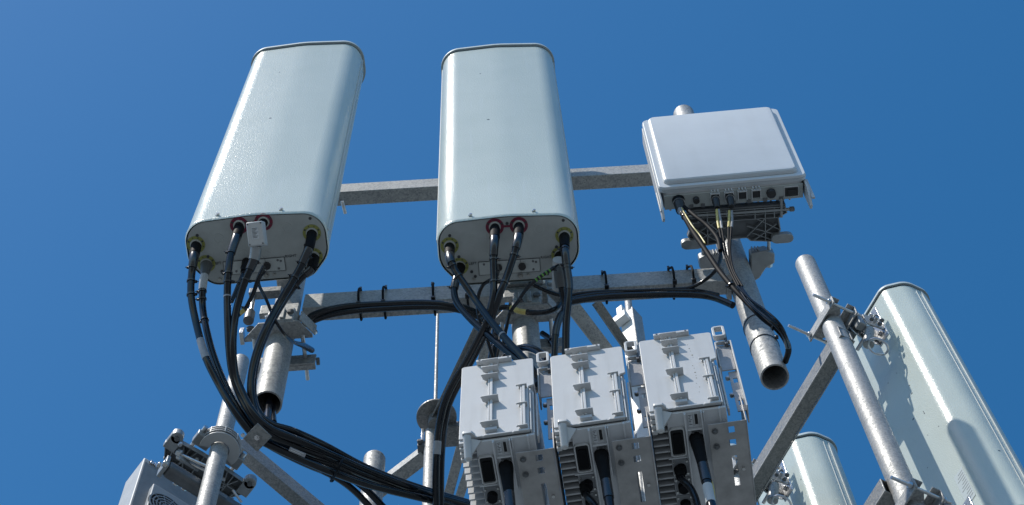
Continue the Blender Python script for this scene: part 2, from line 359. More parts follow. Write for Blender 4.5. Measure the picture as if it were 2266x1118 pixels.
# clamps joining lower beam and poles
def pole_clamp(label, x, y, z, ear=False):
    t = thing('pole_clamp', label, 'clamp', (x, y, z))
    make('tray_plate', MB().prism([(-.052, -.068), (.060, -.068), (.094, -.024), (.094, -.014), (-.096, -.014), (-.096, -.024)], 0, .006), 'galv', t, .0012)
    make('end_tab', MB().box(-.108, -.0965, -.046, -.008, -.004, .030), 'zinc', t, .001)
    d = Vector((.034, .044, 0)).normalized(); T = Matrix.Translation((.061, -.067, .0065)) @ frame(d, (-d.y, d.x, 0)).to_4x4()
    make('side_flange', MB().box(0, .062, -.004, 0, 0, .060, T), 'galv', t, .001)
    make('nut', MB().nut((.098, -.022, .024), (1, -.7, 0), .009, .009), 'zinc', t, .0005)
    make('nut', MB().nut((-.080, -.040, .030), (0, 1, 0), .012, .010), 'castdark', t, .0005)
    make('clamp_block', MB().prism(rounded([(-.030, -.072), (.044, -.072), (.050, -.040), (-.036, -.040)], .006), .0065, .088), 'galv', t, .004)
    for k in (-.018, .006): make('block_rib', MB().box(k, k+.012, -.0775, -.0725, .012, .080), 'galv', t, .002)
    make('bolt_head', MB().cyl((.034, -.0725, .050), (.034, -.080, .050), .011, n=6), 'castdark', t, .0008)
    make('bolt_head', MB().cyl((-.026, -.0725, .018), (-.026, -.082, .018), .009, n=6), 'zinc', t, .0008)
    make('front_plate', MB().box(-.060, .050, -.058, -.040, .0885, .150), 'galv', t, .003)
    make('collar', MB().ring((0, 0, .158), (0, 0, 1), .047, .0388, .010, 36), 'galv_dark', t, .001)
    for sx in (-1, 1):
        make('threaded_rod', MB().cyl((sx*.068, -.030, -.012), (sx*.068, .108, -.012), .0060, n=12), 'zinc', t)
        make('rod_nut', MB().nut((sx*.068, .068, -.012), (0, 1, 0), .0105, .010), 'zinc', t, .0005)
    make('back_bar', MB().box(-.084, .098, .040, .046, -.048, .008), 'galv', t, .0015)
    make('back_lip', MB().box(-.084, .098, .0462, .062, -.048, -.042), 'galv', t, .0015)
    make('bar_end', MB().cyl((.099, .050, -.02), (.108, .050, -.02), .011, n=14), 'castdark', t, .001)
    if ear:
        make('cross_bar', MB().box(-.098, -.005, -.080, -.055, .195, .228), 'galv_dark', t, .002)
        make('hanging_bolt', MB().cyl((-.085, -.066, .195), (-.083, -.060, .10), .0065, n=12), 'zinc', t)
        make('hanging_nut', MB().cyl((-.086, -.058, .100), (-.086, -.056, .050), .015, n=20), 'castdark', t, .001)
    return t
pole_clamp('galvanised clamp on the left pipe just below the lower beam, with a long threaded rod', PX[0], YP, 4.800, ear=True)
pole_clamp('galvanised clamp on the middle pipe, half hidden by crossing black cables', PX[1]+.004, YP, 4.800)

# ================================================================== PANEL ANTENNAS
PROF = rounded([(-.1895, .004), (0, -.006), (.1895, .004), (.1895, .125), (.135, .19), (-.135, .19), (-.1895, .125)], [.068, .5, .068, .075, .05, .05, .075], 10)
def seg_along(profile, d): return offset(profile, d)
def panel_antenna(label, loc, rotz, H=1.595, tilt=0, roll=0, group=None, drain=True):
    R3 = (Matrix.Rotation(rotz, 3, 'Z') @ Matrix.Rotation(tilt, 3, 'X') @ Matrix.Rotation(roll, 3, 'Y'))
    t = thing('panel_antenna', label, 'antenna', loc, R3, group)
    # radome with a rolled lower rim and a raised seam on each flank
    prof = PROF; mb = MB(); n = len(prof)
    levels = [(0.0, -.002), (.006, .0012), (.014, .0012), (.018, 0), (.4, 0), (.85, 0), (1.3, 0), (H-.016, 0)]
    vs = []; 
    for z, d in levels: vs += [(x, y, z) for x, y in offset(prof, d)]
    fs = []
    for k in range(len(levels)-1): fs += [(k*n+i, k*n+(i+1) % n, (k+1)*n+(i+1) % n, (k+1)*n+i) for i in range(n)]
    mb.add(vs, fs); make('radome', mb, 'radome', t, smooth=50)
    for sx in (-1, 1):
        s_ = MB(); s_.box(sx*.1885, sx*.1925, .060, .068, .02, H-.02); s_.box(sx*.1885, sx*.1912, .088, .0905, .02, H-.02)
        make('side_seam', s_, 'panel', t, .001)
    make('cap_gasket', MB().prism(offset(prof, -.001), H-.0165, H-.0065), 'seam', t)
    c = MB(); vs = []; lv = [(H-.006, .0065), (H+.006, .0065), (H+.013, .003), (H+.017, -.006)]
    for z, d in lv: vs += [(x, y, z) for x, y in offset(prof, d)]
    fs = [tuple(range(n-1, -1, -1)), tuple(range(3*n, 4*n))]
    for k in range(3): fs += [(k*n+i, k*n+(i+1) % n, (k+1)*n+(i+1) % n, (k+1)*n+i) for i in range(n)]
    make('top_cap', c.add(vs, fs), 'cap', t, smooth=50)
    make('end_plate', MB().prism(offset(prof, -.0055), .003, .008), 'endplate', t, .0008)
    # screws round the rim, drain marks and rim rivets
    for x, y in ((-.155, .042), (0, .018), (.150, .020), (-.135, .105), (.128, .095), (-.095, .165), (.1, .172), (-.104, .151)):
        make('end_screw', MB().cyl((x, y, .0032), (x, y, .0012), .0042, n=12), 'ink', t)
    for x in (-.095, .075):
        q = MB(); q.cyl((x, -.001, .024), (x, -.0085, .024), .004, n=10); q.box(x-.007, x-.001, -.005, -.002, .020, .026)
        make('rim_rivet', q, 'steel', t)
    for x, y in ((-.10, .055), (.085, .040), (-.045, .105), (.02, .115)):
        make('knockout_ring', MB().ring((x, y, .0026), (0, 0, 1), .013, .0118, .0008, 24), 'panel', t)
    return t
def port(t, x, y, mt, boot=None, plug=True):
    """coloured print ring, bright collar and socket of one connector on the underside"""
    q = MB(); q.ring((x, y, .0022), (0, 0, 1), .0245, .0165, .0012, 30); r_ = make('colour_ring', q, mt, t)
    q = MB(); q.ring((x, y, .0005), (0, 0, 1), .0155, .0115, .006, 30); make('collar', q, 'panel', t, .001)
    q = MB(); q.cyl((x, y, .002), (x, y, -.016), .0112, n=24); make('socket', q, 'rubber', t, .001)
    q = MB()
    for k in range(7):
        a = math.radians(-150+k*42); q.cyl((x+.0205*math.cos(a), y+.0205*math.sin(a), .0016), (x+.0205*math.cos(a), y+.0205*math.sin(a), .0008), .0016 if k % 3 else .0028, n=8)
    make('ring_print', q, 'ink', t)
def flat_text(s, size, T, m, parent, name='lettering', th=.0003):
    cu = bpy.data.curves.new(name, 'FONT'); cu.body = s; cu.size = size; cu.extrude = th; cu.align_x = 'CENTER'; cu.align_y = 'CENTER'; cu.resolution_u = 2
    tmp = link(bpy.data.objects.new(name+'_tmp', cu)); dg = bpy.context.evaluated_depsgraph_get(); me = bpy.data.meshes.new_from_object(tmp.evaluated_get(dg))
    bpy.data.objects.remove(tmp); me.transform(T); me.materials.clear(); me.materials.append(M[m]); o = link(bpy.data.objects.new(name, me)); o.parent = parent; return o
DOWN = Matrix(((1, 0, 0, 0), (0, -1, 0, 0), (0, 0, -1, 0), (0, 0, 0, 1)))      # text read from below
def control_panel(t, x=0.0, y=.143):
    q = MB(); q.box(x-.082, x+.082, y-.019, y+.019, .0002, .0026); make('control_panel', q, 'panel', t, .0008)
    q = MB()
    for a, b, c, d in ((-.083, .083, -.0196, -.0188), (-.083, .083, .0188, .0196)): q.box(x+a, x+b, y+c, y+d, -.0002, .0030)
    for a in (-.083, .0822, .030): q.box(x+a, x+a+.0008, y-.0196, y+.0196, -.0002, .0030)
    make('panel_groove', q, 'ink', t)
    q = MB(); q.cyl((x+.034, y, .0002), (x+.034, y, -.009), .0105, n=10); make('dust_cap', q, 'capgrey', t, .001)
    q = MB(); q.cyl((x-.028, y-.002, .0002), (x-.028, y-.002, -.012), .0085, n=14); make('data_socket', q, 'capgrey', t, .001)
    q = MB()
    for sx, sy in ((-.068, -.012), (.064, -.012), (.064, .012), (-.05, .01), (.072, -.009)): q.cyl((x+sx, y+sy, .0004), (x+sx, y+sy, -.0012), .0032, n=10)
    make('panel_screw', q, 'castdark', t)
    q = MB(); q.ring((x+.028, y+.029, .001), (0, 0, 1), .0075, .0055, .003, 20); q.cyl((x+.028, y+.029, .002), (x+.028, y+.029, -.003), .0045, n=12); q.cyl((x+.049, y+.028, .002), (x+.049, y+.028, -.003), .0038, n=12)
    q.cyl((x-.098, y+.030, .002), (x-.098, y+.030, -.002), .0042, n=12)
    make('ground_screw', q, 'brass', t, .0005)
    flat_text('LEFT', .0105, Matrix.Translation((x-.098, y-.016, .0020)) @ DOWN, 'ink', t)
    flat_text('RIGHT', .0105, Matrix.Translation((x+.100, y-.020, .0020)) @ DOWN, 'ink', t)

ZB = 4.70
A2 = panel_antenna('middle tall pale grey antenna, four black cables leaving its underside beside two red rings', (-.008, 1.852, ZB), 0, roll=math.radians(.1))
A1 = panel_antenna('leftmost tall pale grey antenna, leaning left, with a small white box plugged under it', (-.679, 1.800, ZB), math.radians(-1.2), roll=math.radians(.75))
def loc_on(t, px, py):                         # photo point on the underside, in the antenna's own frame
    p = t.matrix_basis.inverted() @ PZ(px, py, ZB); return p.x, p.y
PORT2 = dict(r1=(1095, 503), r2=(1148, 500), y1=(995, 545), y2=(1017, 590), y3=(1249, 522), y4=(1240, 565))
PORT1 = dict(r1=(529, 500), r2=(583, 492), y1=(433, 543), y2=(456, 585), y3=(690, 516), y4=(694, 568))
for t, PD in ((A2, PORT2), (A1, PORT1)):
    for k, (px, py) in PD.items():
        x, y = loc_on(t, px, py); port(t, x, y, 'red' if k[0] == 'r' else 'yellow')
    control_panel(t, loc_on(t, *((1127, 585) if t is A2 else (562, 582)))[0], .143)
x1, y1 = loc_on(A2, *PORT2['r1']); x2, y2 = loc_on(A2, *PORT2['r2'])
make('ring_link', MB().box(x1+.024, x2-.024, (y1+y2)/2-.003, (y1+y2)/2+.003, .0016, .0026), 'red', A2)
x1, y1 = loc_on(A1, *PORT1['r1']); x2, y2 = loc_on(A1, *PORT1['r2'])
make('ring_link', MB().box(x1+.024, x2-.024, (y1+y2)/2-.003, (y1+y2)/2+.003, .0016, .0026), 'red', A1)
# low mounting bars between antenna backs and pipes
for t, px_, lb in ((A1, PX[0], 'grey bar joining the leftmost antenna to its pipe'), (A2, PX[1], 'grey bar joining the middle antenna to its pipe')):
    tb = thing('antenna_bracket', lb, 'bracket', (px_, 2.0, 5.13))
    make('bracket_arm', MB().box(-.03, .03, .0, .186, -.02, .02), 'galv', tb, .002)
    make('bracket_plate', MB().box(-.08, .08, -.012, -.001, -.03, .03), 'galv', tb, .002)
tb = thing('antenna_bracket', 'grey bar with a long threaded rod between the leftmost antenna and the upper beam', 'bracket', (-.57, 2.0, 5.85))
make('bracket_arm', MB().box(-.06, -.02, .0, .186, -.02, .02), 'galv', tb, .002)
p0 = P(757, 445, 6.28); p1 = P(764, 472, 6.30); make('threaded_rod', MB().cyl(p0, p1+(p1-p0)*.0, .0065, n=12), 'zinc', tb, world=True)

# small white module plugged into the second red port
mo = thing('inline_module', 'small white box plugged under the leftmost antenna with a thick cable below it', 'module', P(569, 520, 4.90), frame((1, -.06, .0), (0, .9, -.42)))
# box axes: x right, y away/down, z towards camera-up
q = MB(); q.box(-.0215, .0215, -.033, .030, -.026, .022); make('housing', q, 'offwhite', mo, .003)
q = MB(); q.box(-.020, .020, -.0315, .0285, -.0295, -.0265); make('cover', q, 'white', mo, .0015)
q = MB(); q.box(-.009, .009, -.018, .012, -.0302, -.0296)
make('sticker', q, 'sticker', mo)
q = MB()
for k in range(8): q.box(-.0075, .0075-(k % 3)*.003, -.016+k*.0034, -.0148+k*.0034, -.0306, -.0303)
make('sticker_print', q, 'ink', mo)
q = MB()
for sx in (-.017, .017):
    for sy in (-.028, .025): q.cyl((sx, sy, -.0294), (sx, sy, -.0308), .0022, n=8)
make('screw', q, 'castdark', mo)

# ================================================================== CABLES
def cable(label, pts, r, name='coax_cable', cat='cable', m='cable', group=None, boots=(), bands=(), ties=(), sub=8, n=14, bundle=False):
    """pts: (px, py, distance) photo points at a real distance, or world Vectors"""
    if bundle:      # strands close up on one another towards the mast
        q = []
        for p in pts:
            if not isinstance(p, Vector) and p[0] > 700:
                c = 1018+(p[0]-700)*.34-max(0, p[0]-860)*.07; w = max(.36, 1-(p[0]-700)/180*.5)
                p = (p[0], c+(p[1]-c)*w, p[2]+.018*(bundle-4))
            q.append(p)
        pts = q
    W = [p if isinstance(p, Vector) else P(*p) for p in pts]
    t = thing(name, label, cat, W[0], group=group)
    make('jacket', MB().sweep(W, r, n, sub), m, t, world=True, smooth=60)
    def along(u):
        i = min(int(u), len(W)-2); f = u-i; a, b, c, d = W[max(i-1, 0)], W[i], W[i+1], W[min(i+2, len(W)-1)]
        p = .5*((2*b)+(c-a)*f+(2*a-5*b+4*c-d)*f*f+(3*b-a-3*c+d)*f**3)
        tg = .5*((c-a)+2*(2*a-5*b+4*c-d)*f+3*(3*b-a-3*c+d)*f*f); return p, tg.normalized()
    rr = r if not isinstance(r, (list, tuple)) else max(r)
    for (u0, u1, r0, r1, mm) in boots:
        k = 7; pp = [along(u0+(u1-u0)*i/k)[0] for i in range(k+1)]; q = MB(); q.sweep(pp, [r0+(r1-r0)*i/k for i in range(k+1)], 16, 3)
        make('boot' if mm in ('rubber', 'boot', 'offwhite', 'cast') else 'tape_wrap', q, mm, t, world=True, smooth=50)
    for (u0, u1, mm) in bands:
        k = 4; pp = [along(u0+(u1-u0)*i/k)[0] for i in range(k+1)]; q = MB(); q.sweep(pp, rr*1.06, 14, 3); make('cable_label', q, mm, t, world=True, smooth=60)
    for u in ties:
        p, tg = along(u); q = MB(); q.ring(p, tg, rr*1.22, rr*.9, .0048, 18)
        s = tg.orthogonal().normalized(); s = (s - Fv*s.dot(Fv)); s.normalize(); s = (Rv*(-1 if random.random() < .5 else 1)+Uv*random.uniform(-.4, .4)); s = (s-tg*s.dot(tg)).normalized()
        q.box(-.003, .003, -.003, .003, -.003, .003, Matrix.Translation(p+s*rr*1.3)); q.cyl(p+s*rr*1.2, p+s*(rr*1.2+.008)+Uv*.001, .0012, n=6)
        make('zip_tie', q, 'tape', t, world=True)
    return t
def ztop(px, py): return PZ(px, py, ZB-.004)

R_ = .0098
cable('outermost black cable on the left under the leftmost antenna', [ztop(434, 545), (429, 572, 5.0), (424, 610, 4.97), (423, 655, 4.93), (434, 715, 4.88), (455, 790, 4.80), (484, 850, 4.75), (516, 905, 4.70), (545, 945, 4.68), (572, 972, 4.68), (640, 1005, 4.70), (720, 1040, 4.74), (800, 1075, 4.80), (860, 1095, 4.85), (960, 1125, 4.92), (1040, 1150, 5.0)], .0098,
      boots=((0, .75, .0145, .0135, 'rubber'), (.72, 1.5, .0128, .0118, 'tape')), bundle=1, ties=(1.55, 2.3, 2.95), bands=((4.5, 5.05, 'clearlabel'),))
cable('second black cable from the left, leaving a grey cone under the leftmost antenna', [ztop(457, 588), (452, 612, 5.03), (448, 645, 5.0), (449, 685, 4.97), (458, 735, 4.90), (473, 790, 4.84), (497, 850, 4.78), (524, 900, 4.73), (553, 940, 4.71), (585, 972, 4.71), (650, 1000, 4.73), (730, 1030, 4.77), (800, 1058, 4.83), (880, 1085, 4.88), (960, 1108, 4.95), (1040, 1130, 5.0)], .0094,
      boots=((0, 1.0, .0172, .0100, 'boot'), (.95, 1.9, .0112, .0108, 'offwhite')), bundle=2, ties=(2.0, 2.45, 3.5))
cable('black cable from the left red ring of the leftmost antenna', [ztop(529, 505), (522, 528, 4.98), (511, 562, 4.94), (505, 605, 4.90), (503, 655, 4.87), (504, 710, 4.83), (507, 770, 4.79), (514, 825, 4.76), (531, 875, 4.73), (556, 920, 4.69), (590, 957, 4.67), (650, 985, 4.70), (730, 1017, 4.75), (800, 1047, 4.80), (880, 1075, 4.86), (960, 1098, 4.9), (1040, 1120, 4.96)], .0096,
      boots=((0, .9, .0142, .0132, 'rubber'), (.9, 1.9, .0126, .0116, 'tape')), bundle=3, ties=(1.95, 3.0, 3.4), bands=((4.0, 4.06, 'clearlabel'),))
cable('black cable hanging from the small white box under the leftmost antenna', [P(567, 545, 4.90), (562, 575, 4.90), (545, 615, 4.88), (530, 660, 4.86), (519, 710, 4.83), (515, 765, 4.79), (520, 825, 4.76), (539, 875, 4.72), (566, 920, 4.68), (600, 950, 4.67), (660, 975, 4.69), (740, 1008, 4.74), (810, 1035, 4.79), (890, 1064, 4.84), (960, 1086, 4.9), (1040, 1112, 4.95)], .0099,
      boots=((0, 1.0, .0150, .0142, 'cast'), (1.0, 1.6, .0128, .0118, 'tape')), bundle=4, ties=(1.1, 2.1))
cable('black cable from the upper yellow ring at the right of the leftmost antenna', [ztop(690, 518), (684, 548, 5.0), (668, 585, 4.98), (644, 628, 4.95), (616, 675, 4.91), (591, 722, 4.86), (571, 770, 4.82), (558, 820, 4.78), (555, 870, 4.74), (566, 915, 4.71), (590, 945, 4.69), (630, 962, 4.70), (700, 992, 4.74), (780, 1030, 4.79), (860, 1062, 4.84), (960, 1095, 4.9), (1040, 1120, 4.95)], .0098,
      boots=((0, 1.1, .0140, .0132, 'rubber'), (1.1, 1.9, .0124, .0118, 'tape')), bundle=5, ties=(1.5, 1.95, 2.7))
cable('black cable from the lower yellow ring at the right of the leftmost antenna', [ztop(695, 570), (688, 596, 5.05), (668, 614, 5.04), (642, 646, 5.02), (616, 686, 4.98), (592, 731, 4.93), (573, 778, 4.88), (562, 826, 4.83), (560, 873, 4.79), (573, 914, 4.75), (602, 940, 4.73), (650, 955, 4.73), (720, 985, 4.77), (800, 1022, 4.82), (880, 1050, 4.88), (960, 1075, 4.93), (1040, 1102, 5.0)], .0098,
      boots=((0, 1.0, .0155, .0135, 'rubber'), (1.0, 1.7, .0124, .0118, 'tape')), bundle=6, ties=(1.2, 2.6))
# two cables peeling off the bundle at the bottom
cable('lower black cable peeling down from the bundle at the bottom', [(590, 965, 4.74), (650, 1010, 4.76), (710, 1040, 4.79), (752, 1062, 4.82), (790, 1092, 4.86), (830, 1135, 4.9)], .0088, ties=(2.6,))
cable('upper black cable peeling down from the bundle at the bottom', [(600, 955, 4.76), (660, 998, 4.78), (720, 1028, 4.80), (770, 1055, 4.83), (812, 1085, 4.87), (860, 1135, 4.9)], .0088)
cable('thick black cable buried in the bundle, lying along its lower edge', [(580, 975, 4.72), (630, 1003, 4.74), (700, 1035, 4.78), (780, 1066, 4.82), (860, 1090, 4.88), (950, 1112, 4.93), (1030, 1132, 5.0)], .0105, bundle=7)
# bundle clamp, ties, label
t = thing('bundle_clamp', 'grey square plate bolted under the black cable bundle', 'clamp', P(570, 968, 4.62), frame(P(593, 972, 4.62)-P(571, 951, 4.62), P(545, 970, 4.62)-P(571, 951, 4.62)))
make('clamp_plate', MB().box(-.024, .024, -.026, .026, -.004, .0), 'galv_dark', t, .001)
make('bolt', MB().nut((0, 0, -.008), (0, 0, 1), .007, .007).cyl((0, 0, -.004), (.0, .0, -.024), .0035, n=10), 'steel', t)
make('bolt_back', MB().nut((-.03, .022, .006), (1, 0, 0), .005, .006), 'steel', t)
for i, (u, lb) in enumerate((((724, 1025), 'left'), ((800, 1060), 'right'))): pass
t = thing('bundle_tie', 'black strap round the cable bundle where two cables peel away', 'strap', P(748, 1035, 4.78))
q = MB(); q.sweep([P(757, 1019, 4.70), P(750, 1034, 4.66), P(741, 1052, 4.68), P(732, 1064, 4.74), P(738, 1062, 4.85), P(748, 1036, 4.88), P(758, 1018, 4.82)], .003, 8, 5, closed=True); make('strap', q, 'rubber', t, world=True)
t = thing('cable_tag', 'small grey printed tag on the black cable bundle', 'label', P(658, 1001, 4.60), frame(P(677, 1010, 4.60)-P(640, 994, 4.60), P(640, 1010, 4.60)-P(645, 1000, 4.60)))
make('tag_plate', MB().box(-.021, .021, -.0052, .0052, 0, .002), 'clearlabel', t, .0005)
make('tag_print', MB().box(-.017, .016, -.003, -.0018, -.0004, 0).box(-.017, .010, .0008, .0022, -.0004, 0), 'sticker', t)
# thin cables around the left clamp
cable('thin black lead crossing in front of the left clamp', [(586, 600, 5.02), (572, 625, 5.0), (590, 665, 4.96), (607, 705, 4.95), (628, 738, 4.97), (650, 757, 5.05), (672, 765, 5.2), (690, 775, 5.3)], [.0044, .0044, .0044, .0044, .0044, .0046, .0085, .0085], name='thin_cable')
cable('thin black lead with a yellow band under the small white box', [P(584, 590, 4.95), (572, 615, 4.93), (562, 645, 4.92), (545, 680, 4.91), (530, 695, 4.90), (520, 705, 4.88)], .0056, name='thin_cable', bands=((3.3, 4.1, 'yellowband'),), ties=(3.2,))
cable('thin black lead from the data socket of the leftmost antenna', [ztop(545, 580), (538, 605, 4.97), (524, 640, 4.93), (512, 668, 4.9)], .0058, name='thin_cable', boots=((0, .9, .012, .0085, 'rubber'),), ties=(1.6,))
for i, (xx, yy) in enumerate(((585, 878), (600, 890), (590, 905), (606, 902))): pass
q = cable('black cables pushed up into the open end of the left pipe', [P(592, 935, 4.80), (594, 905, 4.90), P(598, 880, 5.0), P(603, 860, 5.1)], .0098, name='coax_cable')
q = cable('second black cable pushed up into the open end of the left pipe', [P(606, 935, 4.80), (604, 905, 4.93), P(607, 885, 5.02), P(611, 862, 5.1)], .0078, name='coax_cable')

# ---- cables of the middle antenna
cable('black cable from the leftmost yellow ring of the middle antenna, crossing to the right', [ztop(995, 548), (996, 572, 4.98), (1008, 600, 4.95), (1030, 632, 4.92), (1058, 672, 4.88), (1090, 715, 4.82), (1125, 757, 4.76), (1165, 800, 4.70), (1200, 850, 4.66)], .0092,
      boots=((0, .7, .0142, .0135, 'rubber'), (.7, 1.4, .0128, .0116, 'tape')), ties=(1.6, 2.4), bands=((5.6, 5.66, 'clearlabel'),))
cable('black cable with a kink, lowest of the two crossing under the middle antenna', [ztop(1018, 592), (1010, 618, 5.03), (1005, 645, 5.0), (1013, 672, 4.97), (1040, 705, 4.92), (1080, 742, 4.85), (1120, 775, 4.78), (1160, 808, 4.72), (1190, 850, 4.66)], .0094,
      boots=((0, .9, .0150, .0120, 'rubber'), (.9, 1.8, .0116, .0112, 'tape')), ties=(1.0, 1.7))
cable('black cable from the left red ring of the middle antenna', [ztop(1095, 508), (1094, 535, 4.97), (1092, 575, 4.94), (1093, 620, 4.91), (1091, 660, 4.88), (1078, 710, 4.86), (1057, 755, 4.86), (1030, 805, 4.86), (1003, 850, 4.86), (983, 895, 4.86), (972, 945, 4.86), (967, 1000, 4.84), (965, 1060, 4.83), (966, 1130, 4.82)], .0096,
      boots=((0, .8, .0142, .0138, 'rubber'), (.8, 1.8, .0128, .0114, 'tape')), ties=(2.0, 3.1), bands=((10.6, 11.1, 'clearlabel'),))
cable('black cable from the right red ring of the middle antenna', [ztop(1148, 504), (1146, 530, 4.97), (1137, 565, 4.94), (1122, 610, 4.91), (1106, 650, 4.88), (1090, 700, 4.87), (1068, 750, 4.88), (1042, 800, 4.88), (1014, 850, 4.88), (993, 895, 4.88), (982, 945, 4.88), (977, 1000, 4.86), (975, 1060, 4.85), (975, 1130, 4.84)], .0096,
      boots=((0, .8, .0142, .0134, 'rubber'), (.8, 1.6, .0128, .0116, 'tape')), ties=(2.0, 3.4))
cable('black cable from the right yellow ring of the middle antenna, hanging straight down', [ztop(1249, 525), (1250, 552, 5.0), (1254, 590, 4.97), (1259, 630, 4.94), (1257, 670, 4.91), (1253, 715, 4.88), (1252, 775, 4.84), (1251, 830, 4.8)], .0100,
      boots=((0, .9, .0145, .0132, 'rubber'), (.9, 3.3, .0112, .0108, 'tape')), ties=(1.0, 1.9, 2.1))
cable('black cable curving beside the straight one at the right of the middle antenna', [ztop(1241, 568), (1238, 600, 5.03), (1243, 640, 5.02), (1250, 680, 5.0), (1238, 705, 4.97), (1230, 735, 4.94), (1227, 785, 4.9), (1226, 840, 4.86)], .0088,
      boots=((0, .7, .0175, .0175, 'rubber'), (.65, 1.9, .0160, .0150, 'boot'), (3.6, 5.2, .0104, .0100, 'tape')))
q = thing('weather_shroud', 'translucent grey wrap round the lower right connector of the middle antenna', 'connector', P(1237, 590, 5.06))
make('shroud', MB().sweep([P(1238, 575, 5.03), P(1236, 605, 5.05), P(1234, 640, 5.07)], [.0185, .0175, .015], 18, 4), 'offwhite', q, world=True)
cable('black lead with green stripes running from the middle antenna down to the beam', [P(1236, 588, 5.0), (1218, 598, 4.98), (1190, 617, 4.97), (1165, 640, 4.96), (1148, 665, 4.95), (1130, 690, 4.95), (1122, 720, 4.98), (1115, 760, 5.0), (1122, 800, 5.0)], .0050, name='thin_cable',
      bands=tuple((1.05+k*.26, 1.16+k*.26, 'green') for k in range(5)), ties=(.7, 3.9, 5.0))
cable('black cable looping in front of the middle clamp with a yellow tag', [P(1062, 700, 5.05), (1085, 690, 5.03), (1120, 680, 5.02), (1155, 690, 5.0), (1200, 692, 5.0), (1232, 682, 5.02), (1245, 662, 5.08)], .0072, name='coax_cable', bands=((2.3, 3.2, 'yellowband'),), ties=(2.2, 3.3))
cable('thin black lead from the data socket of the middle antenna', [ztop(1100, 588), (1098, 612, 5.0), (1070, 630, 5.02), (1058, 660, 5.05), (1060, 700, 5.08), (1075, 740, 5.1), (1090, 790, 5.1)], .0052, name='thin_cable', ties=(.6, 1.1))
cable('thin black lead passing behind the looping cable to the right beam', [(1170, 625, 5.2), (1200, 640, 5.2), (1226, 650, 5.2), (1245, 655, 5.2)], .0052, name='thin_cable')
cable('black cables behind the middle clamp dropping towards the leftmost radio unit', [(1098, 735, 5.3), (1096, 765, 5.2), (1090, 800, 5.15), (1088, 850, 5.1)], .0140, name='coax_cable')
cable('black cable arching behind the leftmost radio unit towards the middle pipe', [(1105, 820, 4.9), (1118, 790, 4.95), (1140, 775, 5.0), (1170, 770, 4.92), (1205, 790, 4.8), (1215, 830, 4.7)], .0105, name='coax_cable')
cable('black cable looping from the right side of the middle clamp', [(1200, 738, 5.35), (1218, 752, 5.3), (1228, 775, 5.2), (1224, 810, 5.1)], .0085, name='coax_cable', ties=(1.2,))

# ---- cables strapped along the lower beam
YB = YP-.030
def yb(px, py, dy=0): return PY(px, py, YB+dy)
cable('thick black cable strapped along the underside of the left lower beam', [yb(676, 715, .01), yb(692, 700, 0), yb(720, 689, -.006), yb(760, 681, -.006), yb(800, 677, -.006), yb(860, 674, -.006), yb(930, 672, -.006), yb(985, 675, -.006), yb(1030, 684, .0), yb(1065, 700, .02)], .0118, ties=())
cable('second black cable strapped under the left lower beam', [yb(668, 722, .03), yb(690, 712, .015), yb(730, 698, .004), yb(790, 688, 0), yb(860, 683, 0), yb(930, 680, 0), yb(990, 682, 0), yb(1040, 694, .01), yb(1080, 712, .03)], .0085)
cable('upper black cable strapped along the right lower beam', [yb(1240, 672, 0), yb(1262, 655, -.004), yb(1300, 648, -.006), yb(1345, 645, -.006), yb(1400, 644, -.006), yb(1470, 641, -.006), yb(1500, 640, -.006), yb(1530, 636, -.01), yb(1560, 620, -.03), yb(1582, 600, -.06), yb(1593, 575, -.08), yb(1594, 545, -.10), yb(1588, 520, -.10)], .0052, name='thin_cable')
cable('thick black cable strapped under the right lower beam towards the right pipe', [yb(1215, 690, 0), yb(1250, 672, 0), yb(1300, 662, 0), yb(1345, 657, 0), yb(1410, 654, 0), yb(1480, 652, 0), yb(1540, 653, 0), yb(1580, 659, 0), yb(1622, 676, .0)], .0098)
cable('black cable lying behind the other two under the right lower beam', [yb(1225, 680, .0), yb(1262, 664, 0), yb(1310, 654, 0), yb(1360, 650, 0), yb(1420, 647, 0), yb(1500, 645, 0), yb(1545, 646, 0), yb(1590, 655, .02)], .0085)
def beam_tie(px, lb):
    X = PY(px, 670, YP).x; t = thing('zip_tie', lb, 'cable tie', (X, YP, 5.035)); lean = random.uniform(-.006, .006)
    q = MB(); ring_ = [(-.0250, .053), (-.0285, .044), (-.052, .000), (-.061, -.030), (-.060, -.062), (-.040, -.078), (.0, -.058), (.0255, -.050), (.0275, .0), (.0265, .050), (0, .0535)]
    q.sweep([(lean*(a[1] > 0), a[0], a[1]) for a in ring_], .0036, 8, 3, closed=True); make('strap', q, 'rubber', t)
    make('tie_head', MB().box(-.0062, .0062, -.050, -.036, -.092, -.080), 'tape', t, .001); make('tie_tail', MB().box(-.0035+lean, .0035+lean, -.032, -.0285, .046, .060), 'tape', t, .001)
for px, lb in ((800, 'black cable tie round the left lower beam nearest the left pipe'), (853, 'black cable tie second from the left on the left lower beam'), (962, 'black cable tie on the left lower beam beside the middle antenna'), (1036, 'black cable tie behind the crossing cables at the end of the left lower beam'),
               (1345, 'black cable tie alone on the right lower beam, nearest the middle antenna'), (1498, 'left one of the close pair of black ties on the right lower beam'), (1542, 'right one of the close pair of black ties on the right lower beam')):
    beam_tie(px, lb)

